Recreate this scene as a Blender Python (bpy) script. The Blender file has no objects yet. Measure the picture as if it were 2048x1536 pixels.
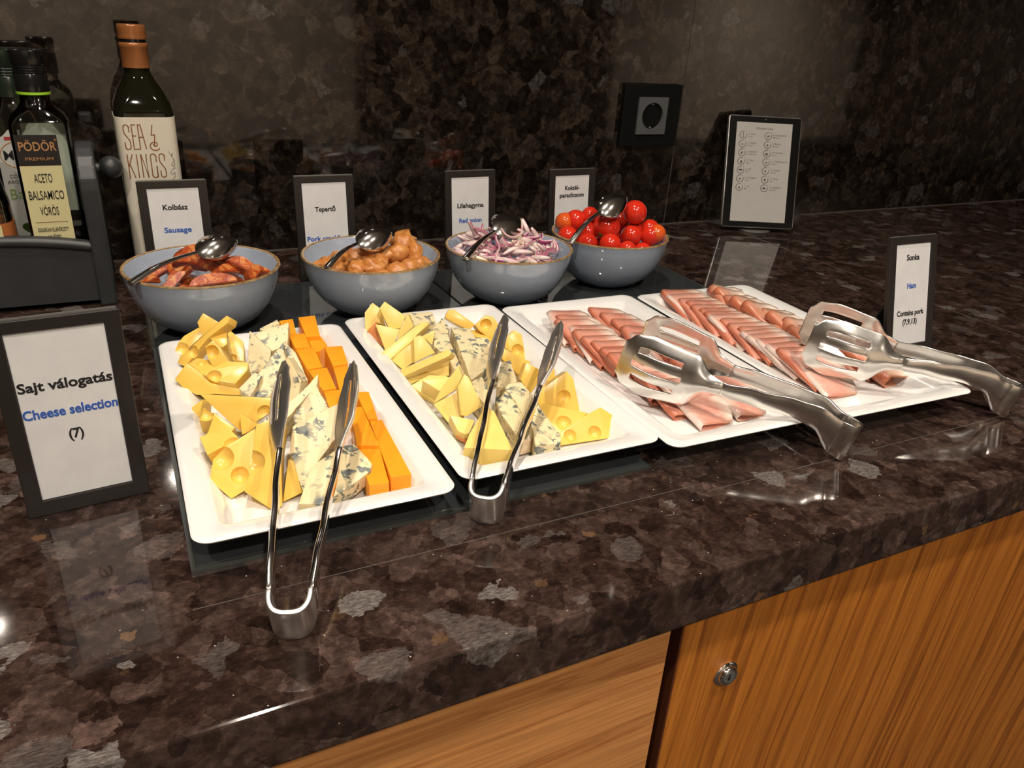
import bpy, bmesh, math, random
from mathutils import Vector, Matrix, noise as mnoise

# ---------------------------------------------------------------- camera, world, light, exposure
SC = bpy.context.scene
COL = SC.collection
SC.view_settings.view_transform = 'Standard'
SC.view_settings.look = 'None'
SC.view_settings.gamma = 1.0
SC.view_settings.use_curve_mapping = False
SC.view_settings.exposure = 0.35

def make_camera():
    cd = bpy.data.cameras.new('camera')
    cd.sensor_width = 36.0
    cd.lens = 1537.7 / 2048.0 * 36.0
    cd.clip_start = 0.02
    yaw, pitch, roll = 0.4820, 0.4427, 0.0628
    f = Vector((math.sin(yaw) * math.cos(pitch), math.cos(yaw) * math.cos(pitch), -math.sin(pitch)))
    r = Vector((math.cos(yaw), -math.sin(yaw), 0))
    u = r.cross(f)
    r2 = math.cos(roll) * r + math.sin(roll) * u
    u2 = -math.sin(roll) * r + math.cos(roll) * u
    o = bpy.data.objects.new('camera', cd)
    o.matrix_world = Matrix(((r2.x, u2.x, -f.x, 0.0478), (r2.y, u2.y, -f.y, -0.4257), (r2.z, u2.z, -f.z, 0.3156), (0, 0, 0, 1)))
    COL.objects.link(o)
    SC.camera = o
make_camera()

w = bpy.data.worlds.new('world')
SC.world = w
w.use_nodes = True
w.node_tree.nodes['Background'].inputs['Color'].default_value = (1.0, 0.86, 0.7, 1)
w.node_tree.nodes['Background'].inputs['Strength'].default_value = 0.10

CEIL = 1.62
FLOOR = -0.92
WARM = (1.0, 0.90, 0.775)
# ceiling downlights: x, y, watts; second row added to light the far wall
DOWNLIGHTS = [(0.16, 0.12, 6.5), (-0.55, -0.70, 10.0), (0.80, -0.75, 8.0), (0.10, -1.45, 20.0),
              (-0.9, -4.9, 66), (1.2, -5.0, 48), (4.6, -4.0, 24), (7.2, -4.9, 85)]

# ---------------------------------------------------------------- helpers
def link(name, me, mat=None, parent=None, loc=None):
    o = bpy.data.objects.new(name, me)
    COL.objects.link(o)
    if mat is not None:
        me.materials.clear()
        for m in (mat if isinstance(mat, (list, tuple)) else [mat]):
            me.materials.append(m)
    if parent is not None:
        o.parent = parent
    if loc is not None:
        o.location = loc
    return o

def tag(o, label, cat, group=None, kind=None):
    if label: o['label'] = label
    if cat: o['category'] = cat
    if group: o['group'] = group
    if kind: o['kind'] = kind
    return o

def empty(name, loc, label=None, cat=None, group=None, rz=0.0):
    o = bpy.data.objects.new(name, None)
    o.empty_display_size = 0.02
    COL.objects.link(o)
    o.location = loc
    o.rotation_euler = (0, 0, rz)
    tag(o, label, cat, group)
    return o

def mesh(verts, faces, smooth=False, name='mesh'):
    me = bpy.data.meshes.new(name)
    me.from_pydata([tuple(v) for v in verts], [], faces)
    me.update()
    if smooth:
        me.polygons.foreach_set('use_smooth', [True] * len(me.polygons))
    return me

def finish(bm, smooth=False, angle=None):
    bmesh.ops.recalc_face_normals(bm, faces=bm.faces)
    me = bpy.data.meshes.new('mesh')
    bm.to_mesh(me)
    bm.free()
    if smooth:
        me.polygons.foreach_set('use_smooth', [True] * len(me.polygons))
        if angle:
            me.set_sharp_from_angle(angle=math.radians(angle))
    return me

def box_bm(bm, x0, x1, y0, y1, z0, z1):
    vs = [bm.verts.new(v) for v in [(x0, y0, z0), (x1, y0, z0), (x1, y1, z0), (x0, y1, z0), (x0, y0, z1), (x1, y0, z1), (x1, y1, z1), (x0, y1, z1)]]
    for f in [(0, 3, 2, 1), (4, 5, 6, 7), (0, 1, 5, 4), (1, 2, 6, 5), (2, 3, 7, 6), (3, 0, 4, 7)]:
        bm.faces.new([vs[i] for i in f])

def box(x0, x1, y0, y1, z0, z1, bevel=0.0, seg=2):
    bm = bmesh.new()
    box_bm(bm, x0, x1, y0, y1, z0, z1)
    if bevel:
        bmesh.ops.bevel(bm, geom=bm.edges[:], offset=bevel, segments=seg, affect='EDGES', profile=0.6)
    return finish(bm, False)

def lathe(profile, seg=64, close=False, smooth=True, angle=50):
    """profile: list of (r, z); revolves about z."""
    verts, faces = [], []
    n = len(profile)
    for i in range(seg):
        a = 2 * math.pi * i / seg
        for r, z in profile:
            verts.append((r * math.cos(a), r * math.sin(a), z))
    for i in range(seg):
        j = (i + 1) % seg
        for k in range(n - 1 if not close else n):
            k2 = (k + 1) % n
            faces.append((i * n + k, j * n + k, j * n + k2, i * n + k2))
    bm = bmesh.new()
    vs = [bm.verts.new(v) for v in verts]
    for f in faces:
        try: bm.faces.new([vs[i] for i in f])
        except ValueError: pass
    bmesh.ops.remove_doubles(bm, verts=bm.verts, dist=1e-6)
    return finish(bm, smooth, angle)

def rrect(w, l, r, n=5):
    """counter-clockwise rounded rectangle centred on the origin."""
    r = min(r, w / 2 - 1e-5, l / 2 - 1e-5)
    pts = []
    for cx, cy, a0 in [(w / 2 - r, l / 2 - r, 0), (-w / 2 + r, l / 2 - r, 90), (-w / 2 + r, -l / 2 + r, 180), (w / 2 - r, -l / 2 + r, 270)]:
        for i in range(n + 1):
            a = math.radians(a0 + 90 * i / n)
            pts.append((cx + r * math.cos(a), cy + r * math.sin(a)))
    return pts

def loft(rings, cap0=True, cap1=True, smooth=True, angle=45):
    """rings: equal length lists of 3D points."""
    bm = bmesh.new()
    vr = [[bm.verts.new(p) for p in ring] for ring in rings]
    n = len(vr[0])
    for a, b in zip(vr[:-1], vr[1:]):
        for i in range(n):
            j = (i + 1) % n
            bm.faces.new((a[i], a[j], b[j], b[i]))
    if cap0: bm.faces.new(list(reversed(vr[0])))
    if cap1: bm.faces.new(vr[-1])
    return finish(bm, smooth, angle)

def rect_loft(levels, n=5, **kw):
    """levels: (w, l, corner radius, z)."""
    return loft([[(x, y, z) for x, y in rrect(wd, ln, r, n)] for wd, ln, r, z in levels], **kw)

def prism(poly, ext, bevel=0.0):
    """poly: 3D points of one face; extruded by vector ext."""
    bm = bmesh.new()
    a = [bm.verts.new(p) for p in poly]
    b = [bm.verts.new(Vector(p) + Vector(ext)) for p in poly]
    bm.faces.new(a)
    bm.faces.new(list(reversed(b)))
    n = len(a)
    for i in range(n):
        bm.faces.new((a[i], b[i], b[(i + 1) % n], a[(i + 1) % n]))
    if bevel:
        bmesh.ops.recalc_face_normals(bm, faces=bm.faces)
        bmesh.ops.bevel(bm, geom=bm.edges[:], offset=bevel, segments=2, affect='EDGES', profile=0.6, clamp_overlap=True)
    return finish(bm, False)

def tube(path, rad, seg=10, cap=True, flat=1.0, up=(0, 0, 1)):
    """swept tube; rad number or list; flat scales the second axis."""
    pts = [Vector(p) for p in path]
    if not isinstance(rad, (list, tuple)): rad = [rad] * len(pts)
    rings = []
    for i, p in enumerate(pts):
        t = (pts[min(i + 1, len(pts) - 1)] - pts[max(i - 1, 0)]).normalized()
        s = t.cross(Vector(up))
        if s.length < 1e-4: s = t.cross(Vector((1, 0, 0)))
        s.normalize()
        n = s.cross(t)
        rings.append([p + rad[i] * (math.cos(a) * s + flat * math.sin(a) * n) for a in [2 * math.pi * k / seg for k in range(seg)]])
    return loft(rings, cap, cap, True, 60)

def ribbon_bm(bm, pts, wd, y0, y1):
    """flat stroke in the x-z plane with depth y0..y1 (front face y0)."""
    P = [Vector((p[0], p[1])) for p in pts]
    L, Rr = [], []
    for i, p in enumerate(P):
        a = (P[i] - P[i - 1]).normalized() if i else (P[1] - P[0]).normalized()
        b = (P[i + 1] - P[i]).normalized() if i < len(P) - 1 else a
        na, nb = Vector((-a.y, a.x)), Vector((-b.y, b.x))
        m = na + nb
        if m.length < 0.3: m = na
        m.normalize()
        k = 1.0 / max(0.5, m.dot(na))
        L.append(p + m * wd / 2 * k)
        Rr.append(p - m * wd / 2 * k)
    for i in range(len(P) - 1):
        q = [L[i], L[i + 1], Rr[i + 1], Rr[i]]
        f0 = [bm.verts.new((v.x, y0, v.y)) for v in q]
        f1 = [bm.verts.new((v.x, y1, v.y)) for v in q]
        bm.faces.new(f0)
        bm.faces.new(list(reversed(f1)))
        for k in range(4):
            bm.faces.new((f0[k], f1[k], f1[(k + 1) % 4], f0[(k + 1) % 4]))

def lettering(text, size, width, mat, parent, loc, bold=0.0, depth=0.00012, rot=(math.pi / 2, 0, 0), align='CENTER'):
    """printed text lying in the parent's x-z plane, fitted to a width."""
    cu = bpy.data.curves.new('lettering', 'FONT')
    cu.body = text
    cu.size = size
    cu.align_x = align
    cu.offset = bold * size
    cu.extrude = depth
    cu.resolution_u = 3
    ob = bpy.data.objects.new('lettering', cu)
    me = bpy.data.meshes.new_from_object(ob)
    bpy.data.objects.remove(ob)
    bpy.data.curves.remove(cu)
    if width and len(me.vertices):
        xs = [v.co.x for v in me.vertices]
        k = width / max(1e-6, max(xs) - min(xs))
        for v in me.vertices: v.co.x *= k
    o = link('lettering', me, mat, parent, loc)
    o.rotation_euler = rot
    return o

ORD = ['first', 'second', 'third', 'fourth', 'fifth', 'sixth', 'seventh', 'eighth', 'ninth', 'tenth', 'eleventh', 'twelfth', 'thirteenth',
       'fourteenth', 'fifteenth', 'sixteenth', 'seventeenth', 'eighteenth', 'nineteenth', 'twentieth', 'twenty-first', 'twenty-second',
       'twenty-third', 'twenty-fourth', 'twenty-fifth', 'twenty-sixth', 'twenty-seventh', 'twenty-eighth', 'twenty-ninth', 'thirtieth']

# ---------------------------------------------------------------- materials
class NT:
    def __init__(self, name):
        self.m = bpy.data.materials.new(name)
        self.m.use_nodes = True
        self.t = self.m.node_tree
        self.b = self.t.nodes['Principled BSDF']
    def n(self, kind, **kw):
        nd = self.t.nodes.new(kind)
        for k, v in kw.items():
            if k in nd.inputs: nd.inputs[k].default_value = v
            else: setattr(nd, k, v)
        return nd
    def l(self, a, b):
        self.t.links.new(a, b)
    def coord(self, kind='Object', scale=(1, 1, 1), rot=(0, 0, 0)):
        tc = self.n('ShaderNodeTexCoord')
        mp = self.n('ShaderNodeMapping')
        mp.inputs['Scale'].default_value = scale
        mp.inputs['Rotation'].default_value = rot
        self.l(tc.outputs[kind], mp.inputs['Vector'])
        return mp.outputs['Vector']
    def noise(self, vec, scale, detail=4, rough=0.55, dist=0.0):
        nd = self.n('ShaderNodeTexNoise', Scale=scale, Detail=detail, Roughness=rough, Distortion=dist)
        self.l(vec, nd.inputs['Vector'])
        return nd
    def voro(self, vec, scale, feature='F1', rnd=1.0):
        nd = self.n('ShaderNodeTexVoronoi', feature=feature)
        nd.inputs['Scale'].default_value = scale
        nd.inputs['Randomness'].default_value = rnd
        self.l(vec, nd.inputs['Vector'])
        return nd
    def ramp(self, fac, stops, interp='LINEAR'):
        nd = self.n('ShaderNodeValToRGB')
        cr = nd.color_ramp
        cr.interpolation = interp
        while len(cr.elements) < len(stops): cr.elements.new(0.5)
        for e, (p, c) in zip(cr.elements, stops):
            e.position = p
            e.color = (c[0], c[1], c[2], 1) if isinstance(c, (tuple, list)) else (c, c, c, 1)
        self.l(fac, nd.inputs['Fac'])
        return nd.outputs['Color']
    def mix(self, fac, a, b, mode='MIX'):
        nd = self.n('ShaderNodeMix', data_type='RGBA', blend_type=mode)
        for s, v in ((nd.inputs['Factor'], fac), (nd.inputs[6], a), (nd.inputs[7], b)):
            if hasattr(v, 'is_linked') or hasattr(v, 'links'): self.l(v, s)
            elif isinstance(v, (tuple, list)): s.default_value = (v[0], v[1], v[2], 1)
            else: s.default_value = v
        return nd.outputs[2]
    def math(self, op, a, b=0.0):
        nd = self.n('ShaderNodeMath', operation=op)
        for s, v in ((nd.inputs[0], a), (nd.inputs[1], b)):
            if hasattr(v, 'links'): self.l(v, s)
            else: s.default_value = v
        return nd.outputs[0]
    def warp(self, vec, scale, amt, detail=2):
        nz = self.noise(vec, scale, detail)
        sub = self.n('ShaderNodeVectorMath', operation='SUBTRACT')
        sub.inputs[1].default_value = (0.5, 0.5, 0.5)
        self.l(nz.outputs['Color'], sub.inputs[0])
        sc = self.n('ShaderNodeVectorMath', operation='SCALE')
        sc.inputs['Scale'].default_value = amt
        self.l(sub.outputs[0], sc.inputs[0])
        ad = self.n('ShaderNodeVectorMath', operation='ADD')
        self.l(vec, ad.inputs[0])
        self.l(sc.outputs[0], ad.inputs[1])
        return ad.outputs[0]
    def bump(self, h, strength, dist=0.001):
        nd = self.n('ShaderNodeBump')
        nd.inputs['Strength'].default_value = strength
        nd.inputs['Distance'].default_value = dist
        self.l(h, nd.inputs['Height'])
        self.l(nd.outputs['Normal'], self.b.inputs['Normal'])
    def set(self, **kw):
        for k, v in kw.items():
            s = self.b.inputs[k.replace('_', ' ')]
            if hasattr(v, 'links'): self.l(v, s)
            elif isinstance(v, (tuple, list)) and len(v) == 3 and s.type == 'RGBA': s.default_value = (*v, 1)
            else: s.default_value = v
        return self

def plain(name, col, rough=0.5, metal=0.0, vary=0.06, vscale=30.0, **kw):
    """a plain colour with faint procedural variation."""
    t = NT(name)
    v = t.coord()
    nz = t.noise(v, vscale, 3)
    c = t.ramp(nz.outputs['Fac'], [(0.3, [max(0, x * (1 - vary)) for x in col]), (0.7, [min(1, x * (1 + vary)) for x in col])])
    t.set(Base_Color=c, Roughness=rough, Metallic=metal, **kw)
    return t.m

MAT = {}
def build_materials():
    # polished brown granite
    def granite(name, k, scale, flake, rough, dark, mid, light):
        t = NT(name)
        v = t.coord()
        wv = t.warp(t.warp(v, 42 * scale, 0.014 / scale, 3), 210 * scale, 0.0045 / scale, 3)
        def cells(vec, sc_, ch=0):
            q = t.voro(vec, sc_ * scale)
            sp_ = t.n('ShaderNodeSeparateColor')
            t.l(q.outputs['Color'], sp_.inputs[0])
            return sp_.outputs[ch], sp_.outputs[2]
        c1, ca = cells(wv, 58)
        c2, cb = cells(wv, 125, 1)
        sa = t.noise(t.coord(scale=(1, 4.5, 1), rot=(0, 0, 0.7)), 120 * scale, 5, 0.7)
        sb = t.noise(t.coord(scale=(1, 4.5, 1), rot=(0, 0, -0.9)), 120 * scale, 5, 0.7)
        fine = t.noise(v, 150 * scale, 6, 0.72)
        st = t.mix(t.ramp(ca, [(0.49, 0.0), (0.51, 1.0)]), sa.outputs['Fac'], sb.outputs['Fac'])
        tone = t.math('ADD', t.math('MULTIPLY', c1, 0.40), t.math('ADD', t.math('MULTIPLY', c2, 0.24), t.math('MULTIPLY', st, 0.42)))
        base = t.ramp(tone, [(0.28, dark), (0.50, mid), (0.72, light), (0.90, [x * 1.9 for x in light])])
        base = t.mix(0.7, base, t.ramp(fine.outputs['Fac'], [(0.34, (0.35, 0.34, 0.34)), (0.52, (0.95, 0.93, 0.92)), (0.68, (1.9, 1.85, 1.8))]), 'MULTIPLY')
        # grey feldspar flakes of uneven strength
        fv = t.warp(t.warp(v, 60 * scale, 0.016 / scale, 3), 260 * scale, 0.005 / scale, 3)
        f1, _ = cells(fv, 50)
        streak = t.noise(t.coord(scale=(1, 4.0, 1), rot=(0, 0, 0.5)), 190 * scale, 6, 0.78)
        fm = t.math('MULTIPLY', t.ramp(f1, [(flake, 0.0), (flake + 0.01, 0.28), (0.955, 0.42), (0.972, 1.0)]), t.ramp(streak.outputs['Fac'], [(0.32, 0.15), (0.55, 1.0)]))
        base = t.mix(fm, base, t.ramp(streak.outputs['Fac'], [(0.3, (0.06 * k, 0.048 * k, 0.042 * k)), (0.55, (0.15 * k, 0.13 * k, 0.12 * k)), (0.75, (0.34 * k, 0.32 * k, 0.30 * k))]))
        # rare rusty grains
        r1, _ = cells(t.warp(v, 160 * scale, 0.007 / scale, 3), 150, 1)
        base = t.mix(t.ramp(r1, [(0.9962, 0.0), (0.9972, 0.5)]), base, (0.20 * k, 0.105 * k, 0.045 * k))
        # hairline scratches and cracks
        cr = t.voro(t.warp(v, 60 * scale, 0.030 / scale, 4), 58 * scale, 'DISTANCE_TO_EDGE')
        cm = t.math('MULTIPLY', t.ramp(cr.outputs['Distance'], [(0.0, 0.40), (0.010, 0.0)]), t.ramp(fine.outputs['Fac'], [(0.45, 0.0), (0.6, 1.0)]))
        base = t.mix(cm, base, (0.13 * k, 0.105 * k, 0.09 * k))
        # mica flecks, their glint put into the colour as pale dots
        sp = t.voro(v, 420)
        s4 = t.n('ShaderNodeSeparateColor')
        t.l(sp.outputs['Color'], s4.inputs[0])
        sm = t.math('MULTIPLY', t.ramp(sp.outputs['Distance'], [(0.14, 1.0), (0.22, 0.0)]), t.ramp(s4.outputs[2], [(0.9960, 0.0), (0.9968, 1.0)]))
        base = t.mix(sm, base, (0.6 * k, 0.55 * k, 0.48 * k))
        t.set(Base_Color=base, Roughness=rough, IOR=1.56)
        return t.m
    MAT['granite'] = granite('polished_granite', 1.0, 1.0, 0.90, 0.055, (0.014, 0.0078, 0.0062), (0.033, 0.0185, 0.0145), (0.057, 0.036, 0.0295))
    MAT['granite_shaded'] = granite('polished_granite_shaded', 0.35, 0.85, 0.93, 0.045, (0.0040, 0.0028, 0.0021), (0.0115, 0.0080, 0.0060), (0.030, 0.022, 0.0165))  # same stone as the worktop, the wall's weaker light put into darker colours
    MAT['joint'] = plain('joint_filler', (0.09, 0.075, 0.065), 0.5)
    # walnut veneer
    def wood(name, rot, c0, c1, c2):
        t = NT(name)
        v = t.coord(scale=(1, 1, 1), rot=rot)
        mp = t.n('ShaderNodeMapping')
        mp.inputs['Scale'].default_value = (24, 24, 0.42)
        t.l(t.warp(v, 2.2, 0.03, 2), mp.inputs['Vector'])
        a = t.noise(mp.outputs[0], 1.0, 5, 0.6, 0.6)
        mp2 = t.n('ShaderNodeMapping')
        mp2.inputs['Scale'].default_value = (420, 420, 14)
        t.l(v, mp2.inputs['Vector'])
        g = t.noise(mp2.outputs[0], 1.0, 3, 0.6)
        col = t.ramp(a.outputs['Fac'], [(0.28, c0), (0.36, c1), (0.44, c2), (0.485, c1), (0.505, c0), (0.53, c1), (0.62, c2), (0.72, c1)])
        col = t.mix(t.ramp(g.outputs['Fac'], [(0.42, 0.30), (0.62, 0.0)]), col, [x * 0.35 for x in c0])
        t.set(Base_Color=col, Roughness=0.34, IOR=1.48)
        t.bump(g.outputs['Fac'], 0.12, 0.0004)
        return t.m
    MAT['wood'] = wood('walnut_veneer', (0, -0.10, 0), (0.25, 0.075, 0.010), (0.42, 0.135, 0.017), (0.53, 0.185, 0.026))
    MAT['wood_h'] = wood('walnut_veneer_horizontal', (0, math.pi / 2, 0), (0.42, 0.16, 0.045), (0.56, 0.24, 0.075), (0.62, 0.28, 0.09))
    MAT['wood_edge'] = plain('walnut_edge', (0.08, 0.022, 0.008), 0.4)
    MAT['gap'] = plain('dark_gap', (0.008, 0.007, 0.006), 0.8)
    MAT['glass_black'] = plain('black_hob_glass', (0.032, 0.036, 0.039), 0.05, IOR=1.5)
    MAT['hob_trim'] = plain('hob_trim', (0.10, 0.105, 0.10), 0.25, 0.6)
    MAT['porcelain'] = plain('white_porcelain', (0.80, 0.785, 0.76), 0.12, vary=0.01, Coat_Weight=0.4, Coat_Roughness=0.04)
    # bowl glaze, brown where it thins at the lip
    t = NT('blue_grey_glaze')
    nz = t.noise(t.coord(), 22, 4)
    t.set(Base_Color=t.ramp(nz.outputs['Fac'], [(0.35, (0.36, 0.42, 0.52)), (0.65, (0.41, 0.47, 0.57))]), Roughness=0.09, Coat_Weight=1.0, Coat_Roughness=0.03)
    MAT['glaze'] = t.m
    t = NT('brown_lip_glaze')
    nz = t.noise(t.coord(), 160, 4)
    t.set(Base_Color=t.ramp(nz.outputs['Fac'], [(0.35, (0.21, 0.105, 0.035)), (0.65, (0.40, 0.27, 0.13))]), Roughness=0.2, Coat_Weight=0.5)
    MAT['lip'] = t.m
    # metals
    t = NT('polished_steel')
    sc = t.noise(t.coord(scale=(1, 1, 1)), 260, 3)
    t.set(Base_Color=(0.82, 0.80, 0.77), Metallic=1.0, Roughness=t.ramp(sc.outputs['Fac'], [(0.3, 0.13), (0.7, 0.15)]))
    MAT['chrome'] = t.m
    t = NT('brushed_steel')
    sc = t.noise(t.coord(scale=(1, 1, 1)), 900, 2)
    t.set(Base_Color=(0.80, 0.775, 0.74), Metallic=1.0, Roughness=t.ramp(sc.outputs['Fac'], [(0.3, 0.215), (0.7, 0.245)]))
    MAT['steel'] = t.m
    MAT['satin'] = plain('satin_steel', (0.80, 0.775, 0.74), 0.36, 1.0, vary=0.03)
    MAT['frame'] = plain('dark_brown_plastic', (0.018, 0.0145, 0.0125), 0.38)
    MAT['frame_edge'] = plain('frame_edge', (0.12, 0.11, 0.10), 0.2)
    t = NT('white_paper')
    nz = t.noise(t.coord(), 45, 5)
    t.set(Base_Color=t.ramp(nz.outputs['Fac'], [(0.3, (0.66, 0.65, 0.655)), (0.7, (0.73, 0.72, 0.715))]), Roughness=0.75)
    t.bump(nz.outputs['Fac'], 0.15, 0.0006)
    MAT['paper'] = t.m
    MAT['ink'] = plain('black_ink', (0.010, 0.009, 0.009), 0.6)
    MAT['ink_blue'] = plain('blue_ink', (0.028, 0.10, 0.42), 0.6)
    MAT['screen_ink'] = plain('screen_grey_print', (0.09, 0.08, 0.07), 0.4)
    MAT['screen_ink2'] = plain('screen_black_print', (0.02, 0.018, 0.016), 0.4)
    t = NT('lit_screen')
    nz = t.noise(t.coord(), 60, 2)
    c = t.ramp(nz.outputs['Fac'], [(0.3, (0.50, 0.42, 0.33)), (0.7, (0.53, 0.45, 0.355))])
    t.set(Base_Color=(0.05, 0.05, 0.05), Roughness=0.15, Emission_Color=c, Emission_Strength=0.45)
    MAT['screen'] = t.m
    MAT['black_plastic'] = plain('black_plastic', (0.006, 0.006, 0.006), 0.2, Specular_IOR_Level=0.25)
    MAT['silver'] = plain('silver_trim', (0.30, 0.29, 0.275), 0.3, 0.7)
    MAT['socket_frame'] = plain('black_socket_frame', (0.0045, 0.0045, 0.0045), 0.55, Specular_IOR_Level=0.15)
    MAT['socket'] = plain('graphite_socket', (0.085, 0.088, 0.094), 0.5)
    MAT['crate'] = plain('dark_grey_painted_wood', (0.026, 0.027, 0.029), 0.42, vary=0.18)
    MAT['cap_black'] = plain('black_bottle_cap', (0.008, 0.008, 0.008), 0.16)
    MAT['cap_green'] = plain('dark_green_cap', (0.012, 0.02, 0.012), 0.22)
    MAT['cap_copper'] = plain('copper_foil', (0.34, 0.125, 0.040), 0.28, 0.25)
    MAT['lime'] = plain('lime_band', (0.32, 0.62, 0.03), 0.4)
    MAT['glass_dark'] = plain('dark_green_glass', (0.006, 0.006, 0.0025), 0.05, IOR=1.52, Coat_Weight=0.5)
    t = NT('clear_glass')
    nz = t.noise(t.coord(), 9, 2)
    tr = t.n('ShaderNodeBsdfTransparent')
    t.l(t.ramp(nz.outputs['Fac'], [(0.3, (0.90, 0.93, 0.90)), (0.7, (0.94, 0.96, 0.93))]), tr.inputs['Color'])
    gl = t.n('ShaderNodeBsdfGlossy', Roughness=0.04)
    fr = t.n('ShaderNodeFresnel', IOR=1.5)
    mx = t.n('ShaderNodeMixShader')
    t.l(fr.outputs[0], mx.inputs[0]); t.l(tr.outputs[0], mx.inputs[1]); t.l(gl.outputs[0], mx.inputs[2])
    t.l(mx.outputs[0], t.t.nodes['Material Output'].inputs['Surface'])
    MAT['glass'] = t.m
    MAT['vinegar'] = plain('dark_vinegar', (0.012, 0.005, 0.004), 0.08)
    MAT['label_cream'] = plain('cream_label', (0.66, 0.61, 0.50), 0.5, vary=0.02)
    MAT['label_yellow'] = plain('pale_yellow_label', (0.62, 0.56, 0.30), 0.5, vary=0.02)
    MAT['label_black'] = plain('black_label', (0.014, 0.011, 0.010), 0.4)
    MAT['label_white'] = plain('white_label', (0.55, 0.55, 0.51), 0.5, vary=0.02)
    MAT['label_back'] = plain('grey_back_label', (0.80, 0.81, 0.74), 0.6)
    MAT['label_orange'] = plain('orange_label', (0.42, 0.13, 0.035), 0.5)
    MAT['label_red'] = plain('red_print', (0.40, 0.03, 0.03), 0.5)
    MAT['gold'] = plain('gold_print', (0.62, 0.33, 0.14), 0.3, 0.5)
    MAT['brown_print'] = plain('brown_print', (0.24, 0.095, 0.032), 0.45)
    MAT['leaf'] = plain('basil_leaf_print', (0.10, 0.17, 0.015), 0.4, vary=0.4, vscale=60)
    MAT['leaf_dark'] = plain('dark_leaf_print', (0.03, 0.06, 0.008), 0.4, vary=0.4)
    MAT['green_ink'] = plain('green_ink', (0.20, 0.34, 0.08), 0.5)
    # cheeses
    def cheese(name, c0, c1, rough, sss, scale=40, bumpy=0.05):
        t = NT(name)
        nz = t.noise(t.coord(), scale, 4)
        t.set(Base_Color=t.ramp(nz.outputs['Fac'], [(0.3, c0), (0.7, c1)]), Roughness=rough, Subsurface_Weight=sss, Subsurface_Radius=(1.0, 0.55, 0.18), Subsurface_Scale=0.004, IOR=1.45)
        n2 = t.noise(t.coord(), 300, 3)
        t.bump(n2.outputs['Fac'], bumpy, 0.0005)
        return t.m
    MAT['emmental'] = cheese('yellow_holey_cheese', (0.80, 0.50, 0.085), (0.86, 0.58, 0.13), 0.28, 0.25)
    MAT['gouda'] = cheese('pale_yellow_cheese', (0.82, 0.60, 0.16), (0.87, 0.66, 0.21), 0.34, 0.25)
    MAT['cheddar'] = cheese('orange_cheddar', (0.90, 0.32, 0.012), (0.94, 0.37, 0.020), 0.34, 0.25)
    MAT['rind'] = cheese('orange_cheese_rind', (0.50, 0.16, 0.045), (0.66, 0.26, 0.08), 0.5, 0.05, 120, 0.3)
    MAT['brown_rind'] = cheese('mottled_grey_rind', (0.36, 0.24, 0.13), (0.62, 0.49, 0.31), 0.6, 0.05, 160, 0.6)
    t = NT('blue_veined_cheese')
    v = t.coord()
    wv = t.warp(v, 55, 0.022, 3)
    n1 = t.noise(wv, 125, 3, 0.6)
    patch = t.noise(v, 26, 2)
    vein = t.ramp(n1.outputs['Fac'], [(0.535, 0.0), (0.56, 0.8), (0.61, 1.0)])
    pm = t.ramp(patch.outputs['Fac'], [(0.415, 0.0), (0.52, 1.0)])
    mask = t.math('MULTIPLY', vein, pm)
    cream = t.ramp(t.noise(v, 30, 3).outputs['Fac'], [(0.3, (0.74, 0.60, 0.33)), (0.7, (0.82, 0.71, 0.45))])
    vcol = t.ramp(t.noise(v, 190, 3).outputs['Fac'], [(0.35, (0.055, 0.075, 0.085)), (0.65, (0.24, 0.26, 0.23))])
    t.set(Base_Color=t.mix(mask, cream, vcol), Roughness=0.5, Subsurface_Weight=0.15, Subsurface_Radius=(1, 0.7, 0.35), Subsurface_Scale=0.003)
    cav = t.mix(0.5, t.ramp(t.voro(wv, 110).outputs['Distance'], [(0.10, 0.0), (0.22, 1.0)]), t.noise(v, 260, 4).outputs['Fac'])
    t.bump(cav, 0.35, 0.0012)
    MAT['blue'] = t.m
    # ham: pink lean, white fat at the free edge, smoked brown at the cut ends
    def ham(name, lean0, lean1, fat_lo, fat_hi, amber, fold=(0.52, 0.13, 0.055)):
        t = NT(name)
        tc = t.n('ShaderNodeTexCoord')
        sep = t.n('ShaderNodeSeparateXYZ')
        t.l(tc.outputs['UV'], sep.inputs[0])
        oi = t.n('ShaderNodeObjectInfo')
        off = t.n('ShaderNodeVectorMath', operation='ADD')
        cmb = t.n('ShaderNodeCombineXYZ')
        rnd = t.math('MULTIPLY', oi.outputs['Random'], 20.0)
        t.l(rnd, cmb.inputs[0]); t.l(rnd, cmb.inputs[1])
        t.l(tc.outputs['UV'], off.inputs[0]); t.l(cmb.outputs[0], off.inputs[1])
        nz = t.noise(off.outputs[0], 5, 4, 0.6)
        vn = t.noise(off.outputs[0], 9, 3, 0.6, 1.2)
        lean = t.mix(0.5, t.ramp(nz.outputs['Fac'], [(0.3, lean0), (0.7, lean1)]), t.ramp(oi.outputs['Random'], [(0.0, [x * 0.85 for x in lean0]), (1.0, lean1)]))
        marb = t.ramp(vn.outputs['Fac'], [(0.60, 0.0), (0.66, 0.55), (0.72, 0.0)])
        col = t.mix(marb, lean, (0.86, 0.58, 0.46))
        uu = t.math('ADD', sep.outputs[0], t.math('MULTIPLY', t.math('SUBTRACT', nz.outputs['Fac'], 0.5), 0.10))
        col = t.mix(t.ramp(uu, [(fat_lo, 0.0), (fat_hi, 0.95)]), col, (0.86, 0.74, 0.64))
        col = t.mix(t.ramp(uu, [(0.0, 0.9), (0.10, 0.0)]), col, (0.84, 0.68, 0.56))
        vv = t.math('ABSOLUTE', t.math('SUBTRACT', sep.outputs[1], 0.5))
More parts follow.
